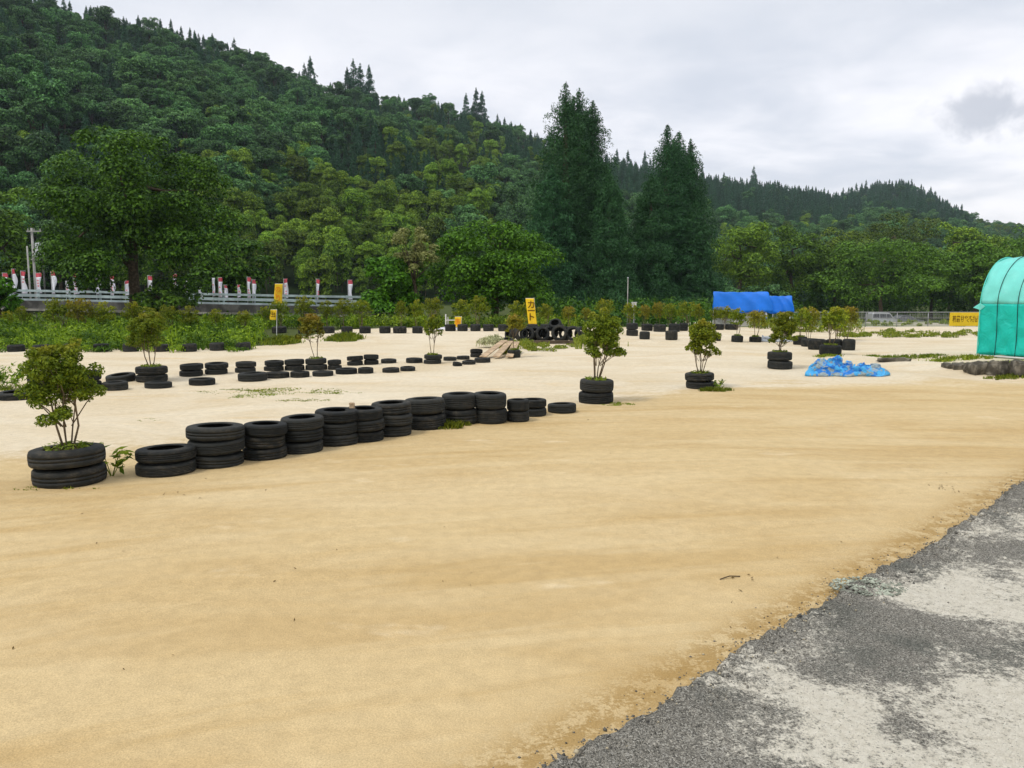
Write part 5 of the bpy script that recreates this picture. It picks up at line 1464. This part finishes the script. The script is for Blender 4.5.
    tag(mesh_obj('gravel', np.vstack(Vs), np.vstack(Fs), gm), 'loose dark gravel crumbled along the asphalt edge', 'gravel', kind='stuff')
    # broken grey-green mortar crumbs in one spot of the edge
    c = G(868, 593); n = 420; Vs = []; Fs = []
    for k in range(n):
        a_ = rng.uniform(0, 6.28); r_ = math.sqrt(rng.rand()); sz = rng.uniform(0.006, 0.016)
        x_, y_ = c.x + math.cos(a_) * r_ * 0.22, c.y + math.sin(a_) * r_ * 0.15
        sh = base[k % 5] * sz * rng.uniform(0.7, 1.3, 3) * np.array([1, 1, 0.6])
        Vs.append(sh + np.array([x_, y_, float(gz(x_, y_)) + 0.04])); Fs.append(oct_f + 6 * k)
    tag(mesh_obj('mortar_crumbs', np.vstack(Vs), np.vstack(Fs), plain('mortar', (0.42, 0.45, 0.36), 0.95, 0.1, 0.55, 18)), 'pale grey green mortar crumbs at the asphalt edge', 'rubble', kind='stuff')
    # bits of dry leaves and twigs strewn on the sand: countless litter
    n = 45; Cx = []; 
    for _ in range(n):
        g = G(rng.uniform(0, 1000), 400 + 330 * rng.rand() ** 1.5)
        Cx.append((g.x, g.y, g.z + 0.006))
    for (px, py, k) in ((752, 578, 6), (940, 487, 12), (957, 492, 8), (170, 493, 7), (197, 500, 3)):
        for _ in range(k):
            g = G(px + rng.normal() * 6, py + rng.normal() * 1.6); Cx.append((g.x, g.y, g.z + 0.008))
    Cx = np.array(Cx); N = unit(np.array([0, 0, 1.0]) + rng.normal(size=Cx.shape) * 0.35)
    V, Fq = leaf_geo(rng, Cx, N, 0.012, 0.0045)
    tag(mesh_obj('leaf_litter', V, Fq, plain('dry_litter', (0.14, 0.09, 0.03), 0.9, 0.1, 0.5, 30)), 'dark scraps of dry leaf strewn on the sand', 'litter', kind='stuff')
    a1, b1 = G(720, 580), G(740, 577)
    mb = MB(); mb.tube([(a1.x, a1.y, a1.z + 0.005), ((a1.x + b1.x) / 2, (a1.y + b1.y) / 2 + 0.01, a1.z + 0.012), (b1.x, b1.y, b1.z + 0.005)], 0.0035, 5)
    tag(mb.build('dry_twig', M['bark']), 'thin dry twig lying alone on the golden sand', 'twig')
    # brown stub lying on a tyre of the front row
    X, Y, z0, R, t = stack_geo(345, 385, 405.5, 443, 3)
    g = at(352, 404, Y - R * 0.3)
    rock('wood_chunk', 'small brown wood chunk on the sixth front tyre stack', (g.x, g.y, z0 + 3 * t), 0.028, 0.025, 0.06, 62)
    o = bpy.data.objects['wood_chunk']; o.data.materials[0] = M['plank']; o['category'] = 'wood'; o['group'] = 'wood scraps'

# ---- light, sky, camera ----------------------------------------------------------
def build_light():
    S = Vector((-0.42, -0.30, 0.86)).normalized()
    li = bpy.data.lights.new('sun', 'SUN'); li.energy = 1.5; li.angle = R_(14); li.color = (1.0, 0.95, 0.86)
    o = bpy.data.objects.new('sun', li); COL.objects.link(o); o.rotation_euler = S.to_track_quat('Z', 'Y').to_euler(); o.location = (0, 0, 50)
    w = bpy.data.worlds.new('World'); SC.world = w; w.use_nodes = True
    nt = w.node_tree; nt.nodes.clear()
    out = nd(nt, 'ShaderNodeOutputWorld'); bg = nd(nt, 'ShaderNodeBackground'); nt.links.new(bg.outputs[0], out.inputs[0]); bg.inputs[1].default_value = 0.1
    sky = nd(nt, 'ShaderNodeTexSky'); sky.sky_type = 'NISHITA'; sky.sun_disc = False
    sky.sun_elevation = math.asin(S.z); sky.sun_rotation = math.atan2(S.x, S.y)
    g = nd(nt, 'ShaderNodeTexCoord').outputs['Generated']
    s = nd(nt, 'ShaderNodeSeparateXYZ'); nt.links.new(g, s.inputs[0])
    zc = mth(nt, 'MAXIMUM', s.outputs[2], 0.0); den = mth(nt, 'ADD', zc, 0.16)
    cb = nd(nt, 'ShaderNodeCombineXYZ'); nt.links.new(mth(nt, 'DIVIDE', s.outputs[0], den), cb.inputs[0]); nt.links.new(mth(nt, 'DIVIDE', s.outputs[1], den), cb.inputs[1])
    n1 = noise(nt, mapping(nt, cb.outputs[0], (0.7, 0.8, 1), loc=(0.3, 2.2, 0)), 0.8, 6, 0.5, 0.6); n2 = noise(nt, cb.outputs[0], 3.0, 5, 0.55, 0.3)
    f = mth(nt, 'ADD', mth(nt, 'MULTIPLY', n1, 0.75), mth(nt, 'MULTIPLY', n2, 0.25))
    cl = mixc(nt, mrange(nt, f, 0.36, 0.60), (6.3, 6.6, 7.4), (9.9, 9.7, 10.0))
    # slightly warmer low down, greyer overhead within the frame, brighter towards the zenith as under any overcast
    cl = mixc(nt, mth(nt, 'MULTIPLY', mrange(nt, s.outputs[2], 0.16, 0.02), 0.5), cl, (9.0, 8.7, 8.6))
    cl = mixc(nt, mth(nt, 'MULTIPLY', mrange(nt, s.outputs[2], 0.20, 0.36), 0.75), cl, (6.5, 6.8, 7.4))
    # one ragged dark scud cloud low at the right
    dv = ray(985, 112); dv = dv / np.linalg.norm(dv)
    vm = nd(nt, 'ShaderNodeVectorMath'); vm.operation = 'SUBTRACT'; nt.links.new(g, vm.inputs[0]); vm.inputs[1].default_value = tuple(dv)
    ml = nd(nt, 'ShaderNodeVectorMath'); ml.operation = 'MULTIPLY'; nt.links.new(vm.outputs[0], ml.inputs[0]); ml.inputs[1].default_value = (1.0, 1.0, 1.7)
    ln = nd(nt, 'ShaderNodeVectorMath'); ln.operation = 'LENGTH'; nt.links.new(ml.outputs[0], ln.inputs[0])
    ds = mth(nt, 'ADD', ln.outputs['Value'], mth(nt, 'MULTIPLY_ADD', noise(nt, g, 34, 5, 0.6, 0.3), 0.10, -0.05))
    cl = mixc(nt, mth(nt, 'MULTIPLY', mrange(nt, ds, 0.058, 0.012), 0.7), cl, (4.4, 4.6, 5.3))
    k = mrange(nt, s.outputs[2], 0.33, 0.95, 1.0, ZEN)
    vs = nd(nt, 'ShaderNodeVectorMath'); vs.operation = 'SCALE'; nt.links.new(cl, vs.inputs[0]); nt.links.new(k, vs.inputs['Scale'])
    nt.links.new(mixc(nt, 0.93, sky.outputs[0], vs.outputs[0]), bg.inputs[0])
    SC.view_settings.view_transform = 'Standard'; SC.view_settings.look = 'None'; SC.view_settings.exposure = EXPO; SC.view_settings.gamma = 1
    SC.view_settings.use_curve_mapping = False
    cam = bpy.data.cameras.new('camera'); cam.sensor_width = 36; cam.lens = F / W * 36; cam.clip_end = 5000; cam.clip_start = 0.05
    c = bpy.data.objects.new('camera', cam); COL.objects.link(c); c.location = (0, 0, CAMZ); c.rotation_euler = (math.pi / 2 - PITCH, 0, 0)
    SC.camera = c
    SC.cycles.max_bounces = 6; SC.cycles.diffuse_bounces = 3; SC.cycles.transmission_bounces = 4; SC.cycles.volume_bounces = 0; SC.cycles.transparent_max_bounces = 8
    SC.cycles.use_denoising = True

ZEN = 1.4
EXPO = 0.27

def build_haze():
    mb = MB(); mb.box(-900, 1400, -60, 1250, -7, 250)
    m = bpy.data.materials.new('haze_air'); m.use_nodes = True; nt = m.node_tree; nt.nodes.clear()
    out = nt.nodes.new('ShaderNodeOutputMaterial'); v = nt.nodes.new('ShaderNodeVolumePrincipled')
    v.inputs['Color'].default_value = (0.75, 0.9, 1.0, 1); v.inputs['Density'].default_value = 0.00016; v.inputs['Anisotropy'].default_value = 0.2
    nt.links.new(v.outputs[0], out.inputs['Volume'])
    tag(mb.build('haze', m), 'thin bluish haze in the air over the valley', 'haze', kind='stuff')

build_ground(); build_hills(); build_forest(); build_big_trees()
build_tyres_and_saplings(); build_weeds(); build_bridge(); build_signs(); build_stalls(); build_tent(); build_fence_cars(); build_planks(); build_lot_corner()
build_haze()
build_light()
